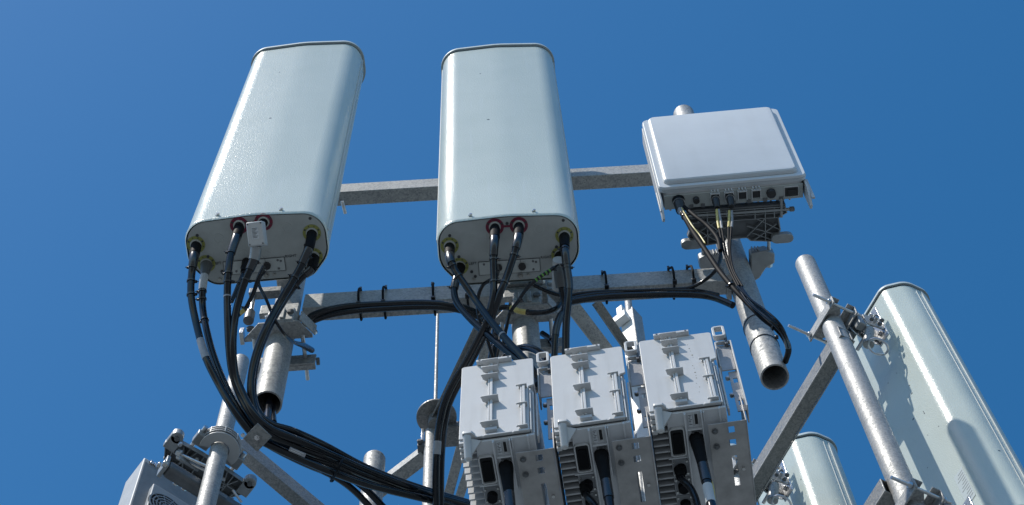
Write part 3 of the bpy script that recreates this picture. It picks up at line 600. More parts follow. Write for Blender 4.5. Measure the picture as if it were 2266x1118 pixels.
# bright sleeve brackets where the beams meet the middle pipe
t = thing('beam_bracket', 'pale grey bracket block below the middle antenna where the beams meet the pipe', 'bracket', (.02, YP, 5.02))
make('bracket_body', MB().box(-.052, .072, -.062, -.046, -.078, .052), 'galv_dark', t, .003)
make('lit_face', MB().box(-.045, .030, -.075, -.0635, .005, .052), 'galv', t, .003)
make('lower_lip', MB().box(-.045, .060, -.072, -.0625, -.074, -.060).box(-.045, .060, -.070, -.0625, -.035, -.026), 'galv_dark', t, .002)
make('gusset', MB().prism([(0, 0), (.075, .0), (.045, .085), (.0, .085)], 0, .006, Matrix.Translation((.055, -.045, -.070)) @ Matrix.Rotation(0, 4, 'X')), 'galv_dark', t, .001)
make('bolt_head', MB().nut((.085, -.055, -.052), (0, 1, 0), .011, .012).nut((.060, -.068, -.060), (0, 1, 0), .009, .01), 'zinc', t, .0006)
t = thing('beam_bracket', 'bright bolted plate closing the end of the right lower beam against the right pipe', 'bracket', (.615, YP, 5.03))
make('end_plate', MB().box(-.007, .007, -.045, .035, -.060, .060), 'galv', t, .002)

# ================================================================== WHITE SQUARE UNIT
# frame: origin lower left front corner of the cover, x right, y back, z up
cu = thing('square_radio_unit', 'flat white square unit on the right pipe with rows of ports along its lower edge', 'radio unit', PY(1457, 413, 1.97), Matrix.Rotation(math.radians(-1.4), 3, 'Z') @ Matrix.Rotation(math.radians(2.5), 3, 'X'))
W_, H_, D_ = .434, .553, .078
sl = .0
make('body', MB().prism(rounded([(.012, 0), (W_-.012, 0), (W_-.012, H_), (.012, H_)], .02), 0, D_-.025, Matrix(((1, 0, 0, 0), (0, 0, 1, .024), (0, 1, 0, 0), (0, 0, 0, 1)))), 'offwhite', cu, .003)
def xz(y): return Matrix(((1, 0, 0, 0), (0, 0, 1, y), (0, 1, 0, 0), (0, 0, 0, 1)))
def tilt_prism(mb, pts0, pts1, y0, y1):
    n = len(pts0); vs = [(x, y0, z) for x, z in pts0]+[(x, y1, z) for x, z in pts1]
    fs = [tuple(range(n)), tuple(range(2*n-1, n-1, -1))]+[(i, n+i, n+(i+1) % n, (i+1) % n) for i in range(n)]
    return mb.add(vs, fs)
rr = rounded([(0, 0), (W_, 0), (W_, H_), (0, H_)], .024)
make('frame', tilt_prism(MB(), offset(rr, -.003), rr, .006, .014).v and tilt_prism(MB(), offset(rr, -.003), rr, .006, .014), 'coolwhite', cu, .001, smooth=50)
q = MB(); tilt_prism(q, rr, offset(rr, -.002), .0145, .0245); make('frame_skirt', q, 'coolwhite', cu, smooth=50)
rc = rounded([(.020, .022), (W_-.024, .022), (W_-.024, H_-.016), (.020, H_-.016)], .020)
q = MB(); tilt_prism(q, offset(rc, -.005), rc, -.0085, -.004); q2 = tilt_prism(q, rc, offset(rc, .002), -.004, .0055); make('front_cover', q, 'coolwhite', cu, .0012, smooth=50)
# underside strip with ports  (px positions along the strip)
def cu_x(px): return (px-1462)/(1783-1462)*W_
zb_ = -.004
make('port_strip', MB().box(.014, W_-.014, .030, D_-.004, -.006, .0), 'endplate', cu, .001)
q = MB()
for k in range(20): q.box(.03+k*.0185, .036+k*.0185, D_-.0035, D_+.012, .02, .30)
make('heat_fin', q, 'offwhite', cu, .001)
def port_gland(px, r=.016, long=.03, hexa=True, tilt=(0, .35)):
    x = cu_x(px); y = .044; t_ = MB()
    t_.cyl((x, y, -.006), (x, y+.004, -.020), r*1.05, n=20); make('gland_base', t_, 'rubber', cu, .001)
    make('gland_glint', MB().ring((x, y+.004, -.0205), (0, -.15, 1), r*1.02, r*.6, .004, 20), 'zinc', cu)  # bright ring added to stand for the glint on the gland
    b_ = MB(); b_.cyl((x, y+.005, -.021), (x+tilt[0]*long, y+.005+tilt[1]*long, -.021-long), r, r*.75, n=8 if hexa else 20); make('gland_nut', b_, 'capgrey', cu, .002)
port_gland(1503, .0175, .036); port_gland(1582, .0125, .034); port_gland(1613, .0125, .034)
for px in (1541, 1703):
    x = cu_x(px); make('round_socket', MB().cyl((x, .047, -.006), (x, .05, -.020), .0135 if px == 1703 else .0095, n=24), 'capgrey', cu, .001)
for px in (1582, 1612, 1641, 1671):
    x = cu_x(px)
    q = MB(); q.box(x-.014, x+.014, .031, .035, -.018, -.006); q.box(x-.014, x-.011, .035, .062, -.016, -.006); q.box(x+.011, x+.014, .035, .062, -.016, -.006)
    for k in (-1, 0, 1): q.box(x+k*.009-.002, x+k*.009+.002, .024, .0305, -.016, -.003)
    make('port_frame', q, 'offwhite', cu, .001)
    make('port_plug', MB().box(x-.010, x+.010, .036, .058, -.013, -.0065), 'capgrey' if px > 1630 else 'rubber', cu, .001)
x = cu_x(1747); make('port_frame', MB().box(x-.022, x+.022, .033, .066, -.010, -.006), 'white', cu, .002)
make('wide_socket', MB().box(x-.019, x+.019, .036, .063, -.014, -.0105).box(x-.012, x+.012, .042, .057, -.018, -.0142), 'capgrey', cu, .001)
q = MB()
for px in (1530, 1555, 1622, 1655, 1690, 1725): x = cu_x(px); q.box(x-.006, x+.006, .064, .075, -.010, -.006)
make('latch_tab', q, 'castdark', cu, .0008)
for sx in (0, 1):
    q = MB(); xo = -.001 if sx == 0 else W_-.009
    q.add([(xo, .026, H_-.02), (xo, .078, H_-.02), (xo, .074, -.090), (xo, .058, -.104), (xo, .026, -.040), (xo+.007, .026, H_-.02), (xo+.007, .078, H_-.02), (xo+.007, .074, -.090), (xo+.007, .058, -.104), (xo+.007, .026, -.040)],
          [(0, 1, 2, 3, 4), (9, 8, 7, 6, 5)]+[(i, (i+1) % 5+0, (i+1) % 5+5, i+5) for i in range(5)])
    q.box(xo-(.004 if sx == 0 else -.0072), xo+(-.0002 if sx == 0 else .0172), .040, .046, -.085, .05)
    make('side_ear', q, 'offwhite', cu, .0015)
make('fine_grille', MB().box(.012, .014, .03, .07, .2, .4), 'offwhite', cu)

# dark cast bracket behind the unit, clamped on the pipe
def cast_plate(mb_sink, pts, y, depth, T):
    mb_sink.prism(pts, y, y+depth, T)
cb = thing('cast_bracket', 'dark ribbed cast bracket holding the white square unit on the right pipe', 'bracket', (PX[2], 2.088, 5.155)); cb.scale = (1, .68, 1)
# horizontal web plate seen from below with raised ribs
web = [(-.145, -.05), (.145, -.05), (.150, -.02), (.125, .0), (.130, .055), (.118, .112), (.040, .100), (.030, .085), (-.030, .085), (-.040, .100), (-.118, .112), (-.145, .060), (-.13, .0), (-.150, -.02)]
make('web_plate', MB().prism(web, .012, .018), 'castdark', cb, .001)
q = MB(); rim = web
for i in range(len(rim)):
    a = Vector((*rim[i], 0)); b = Vector((*rim[(i+1) % len(rim)], 0)); d = b-a; T = Matrix.Translation(a) @ frame(d, (-d.y, d.x, 0)).to_4x4(); q.box(0, d.length, 0, .004, -.006, .0118, T)
make('rim_rib', q, 'cast', cb, .001)
q = MB()
for a, b in (((-.140, -.022), (.140, -.022)), ((-.128, .0), (.128, .0)), ((.085, -.05), (.085, .108)), ((-.085, -.05), (-.085, .108)), ((.055, -.05), (.055, 0)), ((-.055, -.05), (-.055, 0)), ((.028, -.05), (.028, -.022)), ((-.028, -.05), (-.028, -.022)), ((.112, -.05), (.112, -.0)), ((-.112, -.05), (-.112, -.0)),
             ((.03, .08), (.085, .0)), ((.05, .1), (.118, .03)), ((.03, .03), (.125, .085)), ((.04, .06), (.118, .112)), ((-.03, .08), (-.085, .0)), ((-.05, .1), (-.118, .03)), ((-.03, .03), (-.125, .085)), ((.06, .0), (.13, .06)), ((-.06, .0), (-.13, .06))):
    a = Vector((*a, 0)); b = Vector((*b, 0)); d = b-a; T = Matrix.Translation(a) @ frame(d, (-d.y, d.x, 0)).to_4x4(); q.box(0, d.length, -.0015, .0015, -.004, .0118, T)
make('web_rib', q, 'cast', cb, .0006)
make('cross_rod', MB().cyl((-.150, -.035, -.003), (.165, -.035, -.003), .0065, n=14), 'cast', cb)
make('rod_nut', MB().nut((.163, -.035, -.003), (1, 0, 0), .011, .012), 'castdark', cb, .0005)
for sx in (-1, 1):
    q = MB(); q.prism(rounded([(sx*.10, .070), (sx*.165, .070), (sx*.165, .112), (sx*.10, .112)] if sx > 0 else [(sx*.165, .070), (sx*.10, .070), (sx*.10, .112), (sx*.165, .112)], .018), -.020, .004)
    make('bracket_ear', q, 'cast', cb, .002)
make('top_rail', MB().box(-.145, .145, -.060, -.0515, -.004, .030), 'castdark', cb, .002)
for k in range(9):
    q = MB(); q.box(-.132+k*.033-.009, -.132+k*.033+.009, -.049, -.040, -.010, -.0065)
make('bracket_side', MB().box(.128, .136, -.085, .0, -.008, .030), 'cast', cb, .002)
q = MB(); q.prism(rounded([(-.045, .10), (.045, .10), (.055, .185), (-.055, .185)], .01), -.012, .0); 
jb = thing('pipe_clamp', 'grey cast clamp halves gripping the right pipe under the dark bracket', 'clamp', (PX[2], 2.243, 5.165))
for sx in (-1, 1):
    q = MB(); prof = [(sx*.040, -.045), (sx*.085, -.052), (sx*.112, -.040), (sx*.112, -.010), (sx*.085, .006), (sx*.066, .036), (sx*.042, .050), (sx*.0395, .0)]
    q.prism(prof if sx > 0 else prof[::-1], -.012, .030); make('clamp_jaw', q, 'cast', jb, .004)
    q = MB(); q.cyl((sx*.098, -.09, .010), (sx*.098, -.0, .010), .0055, n=12); q.nut((sx*.098, .004, .010), (0, 1, 0), .010, .010); make('clamp_bolt', q, 'zinc', jb)
    q = MB()
    for k in range(3): q.box(sx*(.048+k*.009)-.0025, sx*(.048+k*.009)+.0025, -.0535, -.050, -.008, .024)
    make('jaw_rib', q, 'cast', jb, .0008)
# cables of the square unit
def cu_pt(px, dz=-.055, y=.055): return cu.matrix_basis @ Vector((cu_x(px), y, dz))
cable('thick black cable from the leftmost gland of the white square unit down the right pipe', [cu_pt(1503, -.050, .058), (1518, 485, 5.42), (1535, 515, 5.35), (1560, 552, 5.25), (1592, 600, 5.12), (1625, 640, 5.0), (1655, 672, 4.93), (1688, 705, 4.86), (1718, 728, 4.82), (1738, 752, 4.84), (1745, 775, 4.90), (1738, 800, 4.98)], [.0085, .0078, .0078, .0072, .0072, .0068, .0068, .0068, .0068, .008, .008, .008], m='rubber', boots=((0, .5, .011, .009, 'cast'),), ties=(.8, 4.8, 7.8))
cable('green striped earth lead beside the thick cable of the white square unit', [cu_pt(1505, -.05, .05), (1530, 497, 5.34), (1548, 520, 5.28), (1560, 538, 5.22)], .0022, name='thin_cable', m='yellowband')
cable('thin black lead looping back from the white square unit to the beam', [cu_pt(1512, -.05, .05), (1540, 480, 5.42), (1565, 500, 5.36), (1588, 528, 5.28), (1594, 555, 5.22)], .0062, name='thin_cable', m='rubber')
for i, (pts, lb) in enumerate(((((1586, 462), (1588, 490), (1593, 515), (1602, 560), (1615, 600), (1632, 634)), 'thin lead with yellow sleeve from the left small gland of the square unit'),
                 (((1590, 462), (1595, 490), (1599, 515), (1607, 560), (1620, 600), (1636, 632)), 'thin lead close beside the one from the left small gland of the square unit'),
                 (((1614, 465), (1613, 490), (1612, 512), (1613, 560), (1620, 600), (1640, 636)), 'thin lead with yellow sleeve from the right small gland of the square unit'),
                 (((1619, 465), (1620, 490), (1618, 512), (1616, 560), (1624, 600), (1643, 634)), 'thin lead close beside the one from the right small gland of the square unit'))):
    DD = (5.50, 5.42, 5.34, 5.22, 5.10, 4.98)
    cable(lb, [(p[0], p[1], d) for p, d in zip(pts, DD)], .0029, name='thin_cable', m='rubber', boots=((.15, 1.7, .0038, .0038, 'yellowband' if i % 2 == 0 else 'clearlabel'),))
for pts, r, lb in ((((1640, 636), (1665, 668), (1695, 695), (1725, 722), (1740, 745), (1747, 770)), .0035, 'upper thin lead strapped down the lower part of the right pipe'),
                   (((1636, 640), (1655, 668), (1680, 690), (1710, 715), (1733, 742), (1741, 770)), .0038, 'lower thin lead strapped down the lower part of the right pipe'),
                   (((1632, 634), (1660, 662), (1690, 684), (1718, 708), (1735, 732), (1744, 760)), .0032, 'middle thin lead strapped down the lower part of the right pipe')):
    cable(lb, [(p[0], p[1], d) for p, d in zip(pts, (4.96, 4.90, 4.85, 4.80, 4.81, 4.86))], r, name='thin_cable')
for z, lb in ((4.735, 'upper black tie round the lower end of the right pipe'), (4.605, 'lower black tie round the lower end of the right pipe')):
    t = thing('zip_tie', lb, 'cable tie', (PX[2], 2.243, z)); make('strap', MB().ring((0, 0, 0), (.03, .15, 1), .0402, .0385, .0045, 40), 'tape', t); make('tie_head', MB().box(.028, .037, -.036, -.026, -.005, .004), 'tape', t, .001)

# ================================================================== REMOTE RADIO UNITS
SU = .972
UW, UD, UH = .180, .31, .378
rot_u = Matrix.Rotation(math.radians(-5.0), 3, 'Z') @ Matrix.Rotation(math.radians(1.2), 3, 'Y')
def radio(label, loc, first=True):
    t = thing('radio_unit', label, 'radio unit', loc, rot_u, 'white finned radio units side by side'); t.scale = (SU, SU, SU)
    make('body', MB().box(.037, UW-.006, .012, UD, .0, UH-.012), 'offwhite', t, .003)
    q = MB(); n1 = .60*UH
    pl = rounded([(0, 0), (UW-.014, 0), (UW-.014, n1-.0), (UW, n1+.004), (UW, UH), (0, UH)], [.002, .002, .004, .006, .009, .009], 4)
    q.prism(pl, 0, .006, xz(0)); make('front_cover', q, 'white', t, .0012)
    # left heat fins
    for k in range(16):
        f = MB(); y = .014+k*.0176; f.box(-.000, .0365, y, y+.0042, -.012, UH-.02); make('heat_fin', f, 'offwhite', t, .0006)
    # right louvre slats
    for x0, x1, y0 in ((UW-.0125, UW-.009, .001), (UW-.007, UW-.003, .010), (UW+.000, UW+.0045, .020)):
        f = MB(); f.box(x0, x1, y0, y0+.02, .004, n1-.012); make('side_slat', f, 'white', t, .0008)
    for k in range(3):
        f = MB(); f.box(UW+.001, UW+.0045, .019, .0415, .01+k*.07, .015+k*.07); make('slat_bridge', f, 'white', t, .0005)
    # spines and clips on the cover
    def spine(x, z0, z1): 
        f = MB(); f.box(x-.0060, x-.0020, -.008, -.0005, z0, z1); f.box(x-.0010, x+.0052, -.0095, -.0005, z0, z1); make('cover_spine', f, 'white', t, .0006)
    def clip(x, z, wl=.022, wr=.020, big=.0205):
        f = MB(); f.prism(rounded([(x-wl, -big), (x+wr, -big), (x+wr, 0), (x-.010, 0), (x-wl+.003, -.006)], [.002, .0015, .001, .004, .004], 3), z, z+.0035)
        f.box(x-wl, x-wl+.003, -big, -big+.004, z-.002, z+.0055); make('cover_clip', f, 'offwhite', t, .0005)
    sx_ = .0745
    spine(sx_, .028, UH-.012)
    for z in (UH-.016, UH-.056, UH-.098, UH-.215, UH-.345): clip(sx_, z)
    f = MB(); f.box(sx_-.036, sx_+.052, -.012, -.0005, UH-.004, UH+.006); f.box(sx_-.018, sx_+.014, -.010, -.0005, UH+.006, UH+.010); make('top_bar', f, 'white', t, .001)
    f = MB(); f.cyl((sx_-.028, -.0118, UH+.001), (sx_-.028, -.0132, UH+.001), .0025, n=10); f.cyl((sx_+.044, -.0118, UH+.001), (sx_+.044, -.0132, UH+.001), .0025, n=10); make('top_bar_screw', f, 'castdark', t)
    s2 = UW-.027
    spine(s2, .014, n1-.010)
    for z in (n1-.010, n1-.105, .008): clip(s2, z, .016, .010, .012)
    f = MB(); f.box(sx_-.012, sx_+.016, -.009, -.0005, .012, .024); f.box(sx_-.014, sx_+.050, -.004, -.0005, -.004, .003); f.box(.024, .055, -.003, -.0005, -.004, .002); f.box(s2-.024, s2+.014, -.004, -.0005, -.004, .004); make('cover_foot', f, 'white', t, .0006)
    # underside
    b = MB(); b.box(.0368, UW-.004, .008, UD-.002, -.010, -.0008); make('underside_plate', b, 'casting', t, .0015)
    b = MB(); b.box(.0765, .0805, .008, .29, -.022, -.0105); b.box(.0806, .082, .008, .29, -.018, -.0105); b.box(.116, .119, .008, .14, -.022, -.0105); b.box(.081, .116, .0505, .0535, -.020, -.0105); b.box(.121, .124, .01, .035, -.018, -.0105); b.box(.158, .162, .004, .05, -.020, -.0105)
    b.box(.030, .072, .120, .123, -.018, -.0105); make('underside_rib', b, 'casting', t, .0008)
    # label and indicator slot
    b = MB(); b.box(.086, .096, .014, .046, -.0118, -.0106); make('spec_label', b, 'sticker', t)
    b = MB()
    for k in range(7): b.box(.0872+(k % 2)*.001, .0945-(k % 3)*.002, .016+k*.004, .0176+k*.004, -.0121, -.0119)
    make('label_print', b, 'ink', t)
    b = MB(); b.box(.101, .108, .016, .042, -.0125, -.0106); make('indicator_slot', b, 'hole', t, .001)
    b = MB(); b.box(.0985, .101, .0135, .0445, -.015, -.0106); b.box(.108, .1105, .0135, .0445, -.015, -.0106); make('slot_frame', b, 'offwhite', t, .0006)
    # rectangular socket with rounded white collar
    b = MB(); cx_, cy_ = .0560, .080; o = rounded([(cx_-.018, cy_-.037), (cx_+.018, cy_-.037), (cx_+.018, cy_+.037), (cx_-.018, cy_+.037)], .008, 5); i_ = offset(o, -.003)
    n = len(o); vs = [(x, y, -.020) for x, y in o]+[(x, y, -.020) for x, y in i_]+[(x, y, -.0105) for x, y in o]+[(x, y, -.012) for x, y in i_]
    fs = [(i, (i+1) % n, n+(i+1) % n, n+i) for i in range(n)]+[(2*n+i, 2*n+(i+1) % n, (i+1) % n, i) for i in range(n)]+[(n+i, n+(i+1) % n, 3*n+(i+1) % n, 3*n+i) for i in range(n)]
    make('socket_collar', b.add(vs, fs), 'white', t, .0004)
    b = MB(); b.prism(offset(o, -.0032), -.0128, -.0106); make('socket_floor', b, 'hole', t)
    b = MB(); b.prism(rounded([(cx_-.010, cy_-.022), (cx_+.010, cy_-.022), (cx_+.010, cy_+.028), (cx_-.010, cy_+.028)], .003, 3), -.018, -.0130); make('socket_plug', b, 'rubber', t, .001)
    # antenna connectors
    for y in (.150, .198, .246):
        b = MB(); b.box(.038, .074, y-.022, y+.022, -.0135, -.0106); make('connector_plate', b, 'grey', t, .001)
        b = MB(); b.cyl((.056, y, -.0137), (.056, y, -.034), .0125, n=22); make('connector_socket', b, 'rubber', t, .001)
        b = MB()
        for dx in (-.015, .015):
            for dy in (-.016, .016): b.cyl((.056+dx, y+dy, -.0137), (.056+dx, y+dy, -.0165), .0028, n=8)
        make('connector_screw', b, 'steel', t)
    b = MB(); b.box(.090, .112, .057, .060, -.0150, -.0106); b.nut((.094, .0625, -.0135), (0, 0, 1), .0035, .004); b.nut((.110, .0625, -.0135), (0, 0, 1), .0035, .004); make('power_flange', b, 'castdark', t, .0006)
    b = MB(); b.ring((.099, .078, -.013), (0, 0, 1), .0165, .012, .005, 24); make('power_collar', b, 'castdark', t, .0006)
    # swing handle at front left
    make('handle_knob', MB().prism(rounded([(.010, -.016), (.032, -.016), (.040, -.006), (.040, .002), (.010, .002)], .004, 3), -.004, .007), 'white', t, .0012)
    b = MB(); b.cyl((.0205, -.006, -.003), (.0195, .026, -.050), .0100, .0092, n=20); b.dome((.0195, .026, -.050), (0, .56, -.83), .0092, .7, 20, 4); make('handle', b, 'white', t)
    b = MB(); b.add([(.024, -.004, -.006), (.052, .004, -.010), (.024, .024, -.048), (.024, .002, -.004), (.052, .010, -.008), (.024, .030, -.044)], [(0, 1, 2), (5, 4, 3), (0, 3, 4, 1), (1, 4, 5, 2), (2, 5, 3, 0)]); make('handle_paddle', b, 'white', t, .0012)
    for k in range(4): make('corner_step', MB().box(.000, .012 if k else .018, .004+k*.011, .013+k*.011, -.014-k*.006, .02), 'white', t, .0008)
    return t
def side_bracket(label, loc):
    """folded sheet bracket on the right of each radio unit"""
    t = thing('sheet_bracket', label, 'bracket', loc, rot_u, 'folded sheet brackets beside the radio units'); t.scale = (SU, SU, SU)
    b = MB(); T = Matrix.Identity(4)
    b.sheet([.128, .215], [.036, .33], [(.172, .188, .048, .064), (.172, .188, .082, .098), (.174, .186, .125, .205)], -.036, .003)
    make('flange_plate', b, 'sheet', t, .0008)
    b = MB(); b.box(.2152, .2182, .036, .33, -.036, .10); make('flange_wall', b, 'sheet', t, .0008)
    for y in (.054, .094):
        b = MB(); b.cyl((.1425, y, -.0362), (.1425, y, -.039), .0075, n=18); b.nut((.1425, y, -.041), (0, 0, 1), .0045, .004); make('bolt_head', b, 'castdark', t, .0005)
    b = MB(); b.cyl((.198, .160, -.036), (.198, .160, -.042), .004, n=10); make('rivet', b, 'steel', t)
    # upright side channel with holes
    T = Matrix(((1, 0, 0, .0), (0, 0, 1, .040), (0, 1, 0, 0), (0, 0, 0, 1)))
    b = MB(); b.sheet([.190, .224], [.235, .372], [], 0, .003, T); make('channel_face', b, 'sheet', t, .0008)
    b = MB(); b.sheet([.204, .228], [.03, .235], [(.211, .222, .175, .200), (.211, .222, .060, .085)], 0.006, .003, T); make('channel_strip', b, 'sheet', t, .0008)
    b = MB(); b.box(.186, .1895, .028, .075, .235, .372); b.box(.2245, .228, .028, .075, .02, .372); make('channel_side', b, 'offwhite', t, .0008)
    b = MB(); b.box(.190, .226, .030, .040, .373, .379); make('channel_lip', b, 'white', t, .001)
    # hook: closed flat loop on top
    b = MB(); o = rounded([(.186, .388), (.218, .388), (.218, .446), (.186, .446)], .010, 5); i_ = offset(o, -.0065); n = len(o)
    for pts, k in ((o, 0), (i_, 1)): pass
    vs = [(x, .020, z) for x, z in o]+[(x, .020, z) for x, z in i_]+[(x, .034, z) for x, z in o]+[(x, .034, z) for x, z in i_]
    fs = [(i, (i+1) % n, n+(i+1) % n, n+i) for i in range(n)]+[(2*n+i, 3*n+i, 3*n+(i+1) % n, 2*n+(i+1) % n) for i in range(n)]+[(i, 2*n+i, 2*n+(i+1) % n, (i+1) % n) for i in range(n)]+[(n+i, n+(i+1) % n, 3*n+(i+1) % n, 3*n+i) for i in range(n)]
    make('hook', b.add(vs, fs), 'white', t, .0008)
    b = MB(); b.box(.212, .220, .030, .09, .36, .44); make('hook_stem', b, 'castdark', t, .001)
    for z in (.300, .21, .12): make('bracket_bolt', MB().nut((.200, .050, z), (0, 1, 0), .006, .008), 'steel', t, .0005)
    return t
U_POS = [PY(1015, 973, 2.080*SU), PY(1226, 947, 2.061*SU), PY(1437, 911, 2.041*SU)]
U_LB = ('leftmost white finned radio unit, its left edge against the sky', 'middle white finned radio unit between two others', 'rightmost white finned radio unit, highest of the three, brown drips on its cover')
B_LB = ('folded steel bracket between the leftmost and the middle radio unit', 'folded steel bracket between the middle and the rightmost radio unit', 'folded steel bracket right of the rightmost radio unit, the only one wholly visible')
u0 = radio(U_LB[0], U_POS[0]); b0 = side_bracket(B_LB[0], U_POS[0])
units = [u0]
for i in (1, 2):
    c = copy_tree(u0); c.location = U_POS[i]; c.rotation_euler.rotate_axis('Z', math.radians((0, -.5, .4)[i])); c['label'] = U_LB[i]; units.append(c)
    c = copy_tree(b0); c.location = U_POS[i]; c['label'] = B_LB[i]
# brown drips on the rightmost cover
q = MB()
for (x, z, s) in ((.120, .30, 1.6), (.1215, .285, 1), (.124, .262, 2.2), (.1245, .250, 1), (.1175, .322, 1), (.1195, .205, 1.4), (.122, .19, .9), (.122, .168, 2), (.1225, .150, 1), (.1225, .138, 1.4), (.120, .11, .9), (.1255, .09, 1.2), (.122, .065, 1)):
    q.cyl((x, -.0002, z), (x, -.0006, z), .0009*s, n=8)
make('brown_drip', q, 'rust', units[2])
CL = ('thick black cable plugged under the leftmost radio unit', 'thick black cable plugged under the middle radio unit', 'thick black cable plugged under the rightmost radio unit, pale and yellow strands below')
for i, u in enumerate(units):
    m_ = Matrix.Translation(U_POS[i]) @ rot_u.to_4x4() @ Matrix.Scale(SU, 4); f = lambda x, y, z: m_ @ Vector((x, y, z))
    cable(CL[i], [f(.099, .078, -.012), f(.100, .082, -.045), f(.102, .092, -.090), f(.104, .104, -.140), f(.105, .12, -.2), f(.106, .13, -.30), f(.106, .15, -.45)], .0105, boots=((0, .8, .0165, .0160, 'rubber'), (.8, 2.4, .0158, .0118, 'rubber'), (2.4, 3.4, .0125, .0122, 'tape')), group=None, bands=((3.6, 4.4, 'offwhite'),) if i == 2 else ())
    if i > 0:
        cable(('black cable looping left of the thick one under the middle radio unit', 'black cable looping left of the thick one under the rightmost radio unit')[i-1], [f(.050, .150, -.02), f(.052, .152, -.06), f(.070, .16, -.10), f(.078, .175, -.16), f(.075, .2, -.3)], .008, boots=((0, .9, .0125, .0105, 'rubber'),))
m_ = Matrix.Translation(U_POS[2]) @ rot_u.to_4x4() @ Matrix.Scale(SU, 4); f = lambda x, y, z: m_ @ Vector((x, y, z))
cable('yellow strand beside the cable of the rightmost radio unit', [f(.112, .112, -.135), f(.117, .122, -.16), f(.116, .135, -.2), f(.112, .15, -.25)], .0022, name='thin_cable', m='yellowband')

# ================================================================== BRIGHT UPRIGHTS BEHIND THE RADIO UNITS
pa = P(1384, 692, 6.4); pb = pa+Vector((-.025, 0, -1))*1.4; ax = (pa-pb).normalized(); sv = Vector((1, -.75, 0)); sd = (sv-ax*ax.dot(sv)).normalized(); L_ = (pa-pb).length
t = thing('support_rail', 'sunlit upright steel rail between the middle and the rightmost radio unit', 'steel rail', pb, frame(sd, ax.cross(sd)))
make('rail_face', MB().box(-.024, .026, 0, .006, 0, L_), 'sunlit_white', t, .002); make('rail_side', MB().box(.0265, .0325, -.004, .05, 0, L_), 'galv', t, .002)
make('rail_arm', MB().box(-.050, .016, -.03, -.002, L_-.085, L_-.045), 'sunlit_white', t, .002)
make('rail_head', MB().box(-.020, .004, -.025, -.002, L_-.035, L_+.02), 'sunlit_white', t, .002)
t = thing('thin_pipe', 'slim grey pipe standing beside the sunlit rail, its tip under the lower beam', 'pipe', P(1390, 664, 6.55))
make('pipe', MB().cyl((0, 0, 0), (-.09, .0, -1.7), .0125, n=20), 'galv', t)
make('pipe_clip', MB().ring((-.008, 0, -.16), (0, 0, 1), .016, .0112, .02, 20).nut((.018, -.006, -.16), (1, 0, 0), .009, .01), 'zinc', t, .001)

# ================================================================== LATTICE BRACES
def bar(label, a, b, w, d_, m_='galv', kind='L', roll=0, name='steel_brace', cat='brace', group=None):
    a = Vector(a); b = Vector(b); ax = (b-a).normalized(); L_ = (b-a).length; side = ax.cross(Fv).normalized(); R3 = Matrix.Rotation(roll, 3, ax) @ frame(ax, side)
    t = thing(name, label, cat, a, R3, group)
    q = MB()
    if kind == 'L': q.box(0, L_, -w/2, w/2, 0, .005); make('flange', q, m_, t, .001); make('web', MB().box(0, L_, -w/2, -w/2+.005, .0052, d_), m_, t, .001)
    else: q.box(0, L_, -w/2, w/2, 0, d_); make('tube', q, m_, t, .002)
    return t
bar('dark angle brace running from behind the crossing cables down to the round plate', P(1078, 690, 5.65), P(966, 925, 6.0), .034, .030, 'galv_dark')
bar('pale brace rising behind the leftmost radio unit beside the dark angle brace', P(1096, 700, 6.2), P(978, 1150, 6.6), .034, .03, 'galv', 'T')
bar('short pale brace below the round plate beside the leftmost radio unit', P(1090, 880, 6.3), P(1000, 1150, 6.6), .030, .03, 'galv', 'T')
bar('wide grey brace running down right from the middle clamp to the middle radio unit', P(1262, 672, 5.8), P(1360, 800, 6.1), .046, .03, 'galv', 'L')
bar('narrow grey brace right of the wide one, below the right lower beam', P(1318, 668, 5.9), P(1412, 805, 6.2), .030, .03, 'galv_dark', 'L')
bar('pale pipe brace seen low between the leftmost and the middle radio unit', P(1195, 1040, 5.6), P(1280, 1085, 5.5), .028, .03, 'galv', 'T')
bar('pale pipe piece between the leftmost radio unit and the crossing cables', P(1075, 750, 6.0), P(1052, 850, 6.1), .020, .02, 'galv', 'T')

# ================================================================== CENTRE: round plate, rod, post
pc = P(966, 925, 6.0)
t = thing('lightning_rod', 'slim pale rod standing upright on the round plate', 'lightning rod', pc)
top = P(978, 700, 6.9); hz = 1.0
for hh in range(1, 300):
    v = pc+Vector((0, 0, hh*.01)); dd = v.dot(Fv); yy = CY-FPX*v.dot(Uv)/dd
    if yy < 700: break
make('rod', MB().cyl((0, -.045, .004), (0, -.045, hh*.01), .0062, .0055, n=14), 'galv', t)
t = thing('round_plate', 'round steel plate seen from below beside the thick black cables', 'plate', pc)
make('disc', MB().cyl((0, 0, 0), (0, 0, .010), .064, n=48), 'galv_dark', t, .002)
make('disc_bolt', MB().nut((-.022, .0, -.004), (0, 0, 1), .006, .008).nut((-.024, .018, -.004), (0, 0, 1), .006, .008).nut((.02, -.01, -.004), (0, 0, 1), .006, .008), 'castdark', t, .0005)
make('hub', MB().cyl((0, .0, -.001), (0, .0, -.05), .026, n=24), 'galv_dark', t, .001)
make('side_bracket', MB().box(.012, .095, .022, .095, -.022, -.016).box(.012, .095, .022, .028, -.016, .010), 'galv_dark', t, .001)
pp = P(954, 965, 5.95)
t = thing('centre_post', 'slim upright pipe below the round plate', 'post', (pp.x, pp.y, pp.z-1.6))
make('pipe', MB().cyl((0, 0, 0), (0, 0, 1.62), .021, n=28, ).dome((0, 0, 1.62), (0, 0, 1), .021, .3, 28, 4), 'galv', t)
t = thing('post_clamp', 'dark bolted clamp on the slim centre post above the square arm', 'clamp', P(944, 985, 5.9))
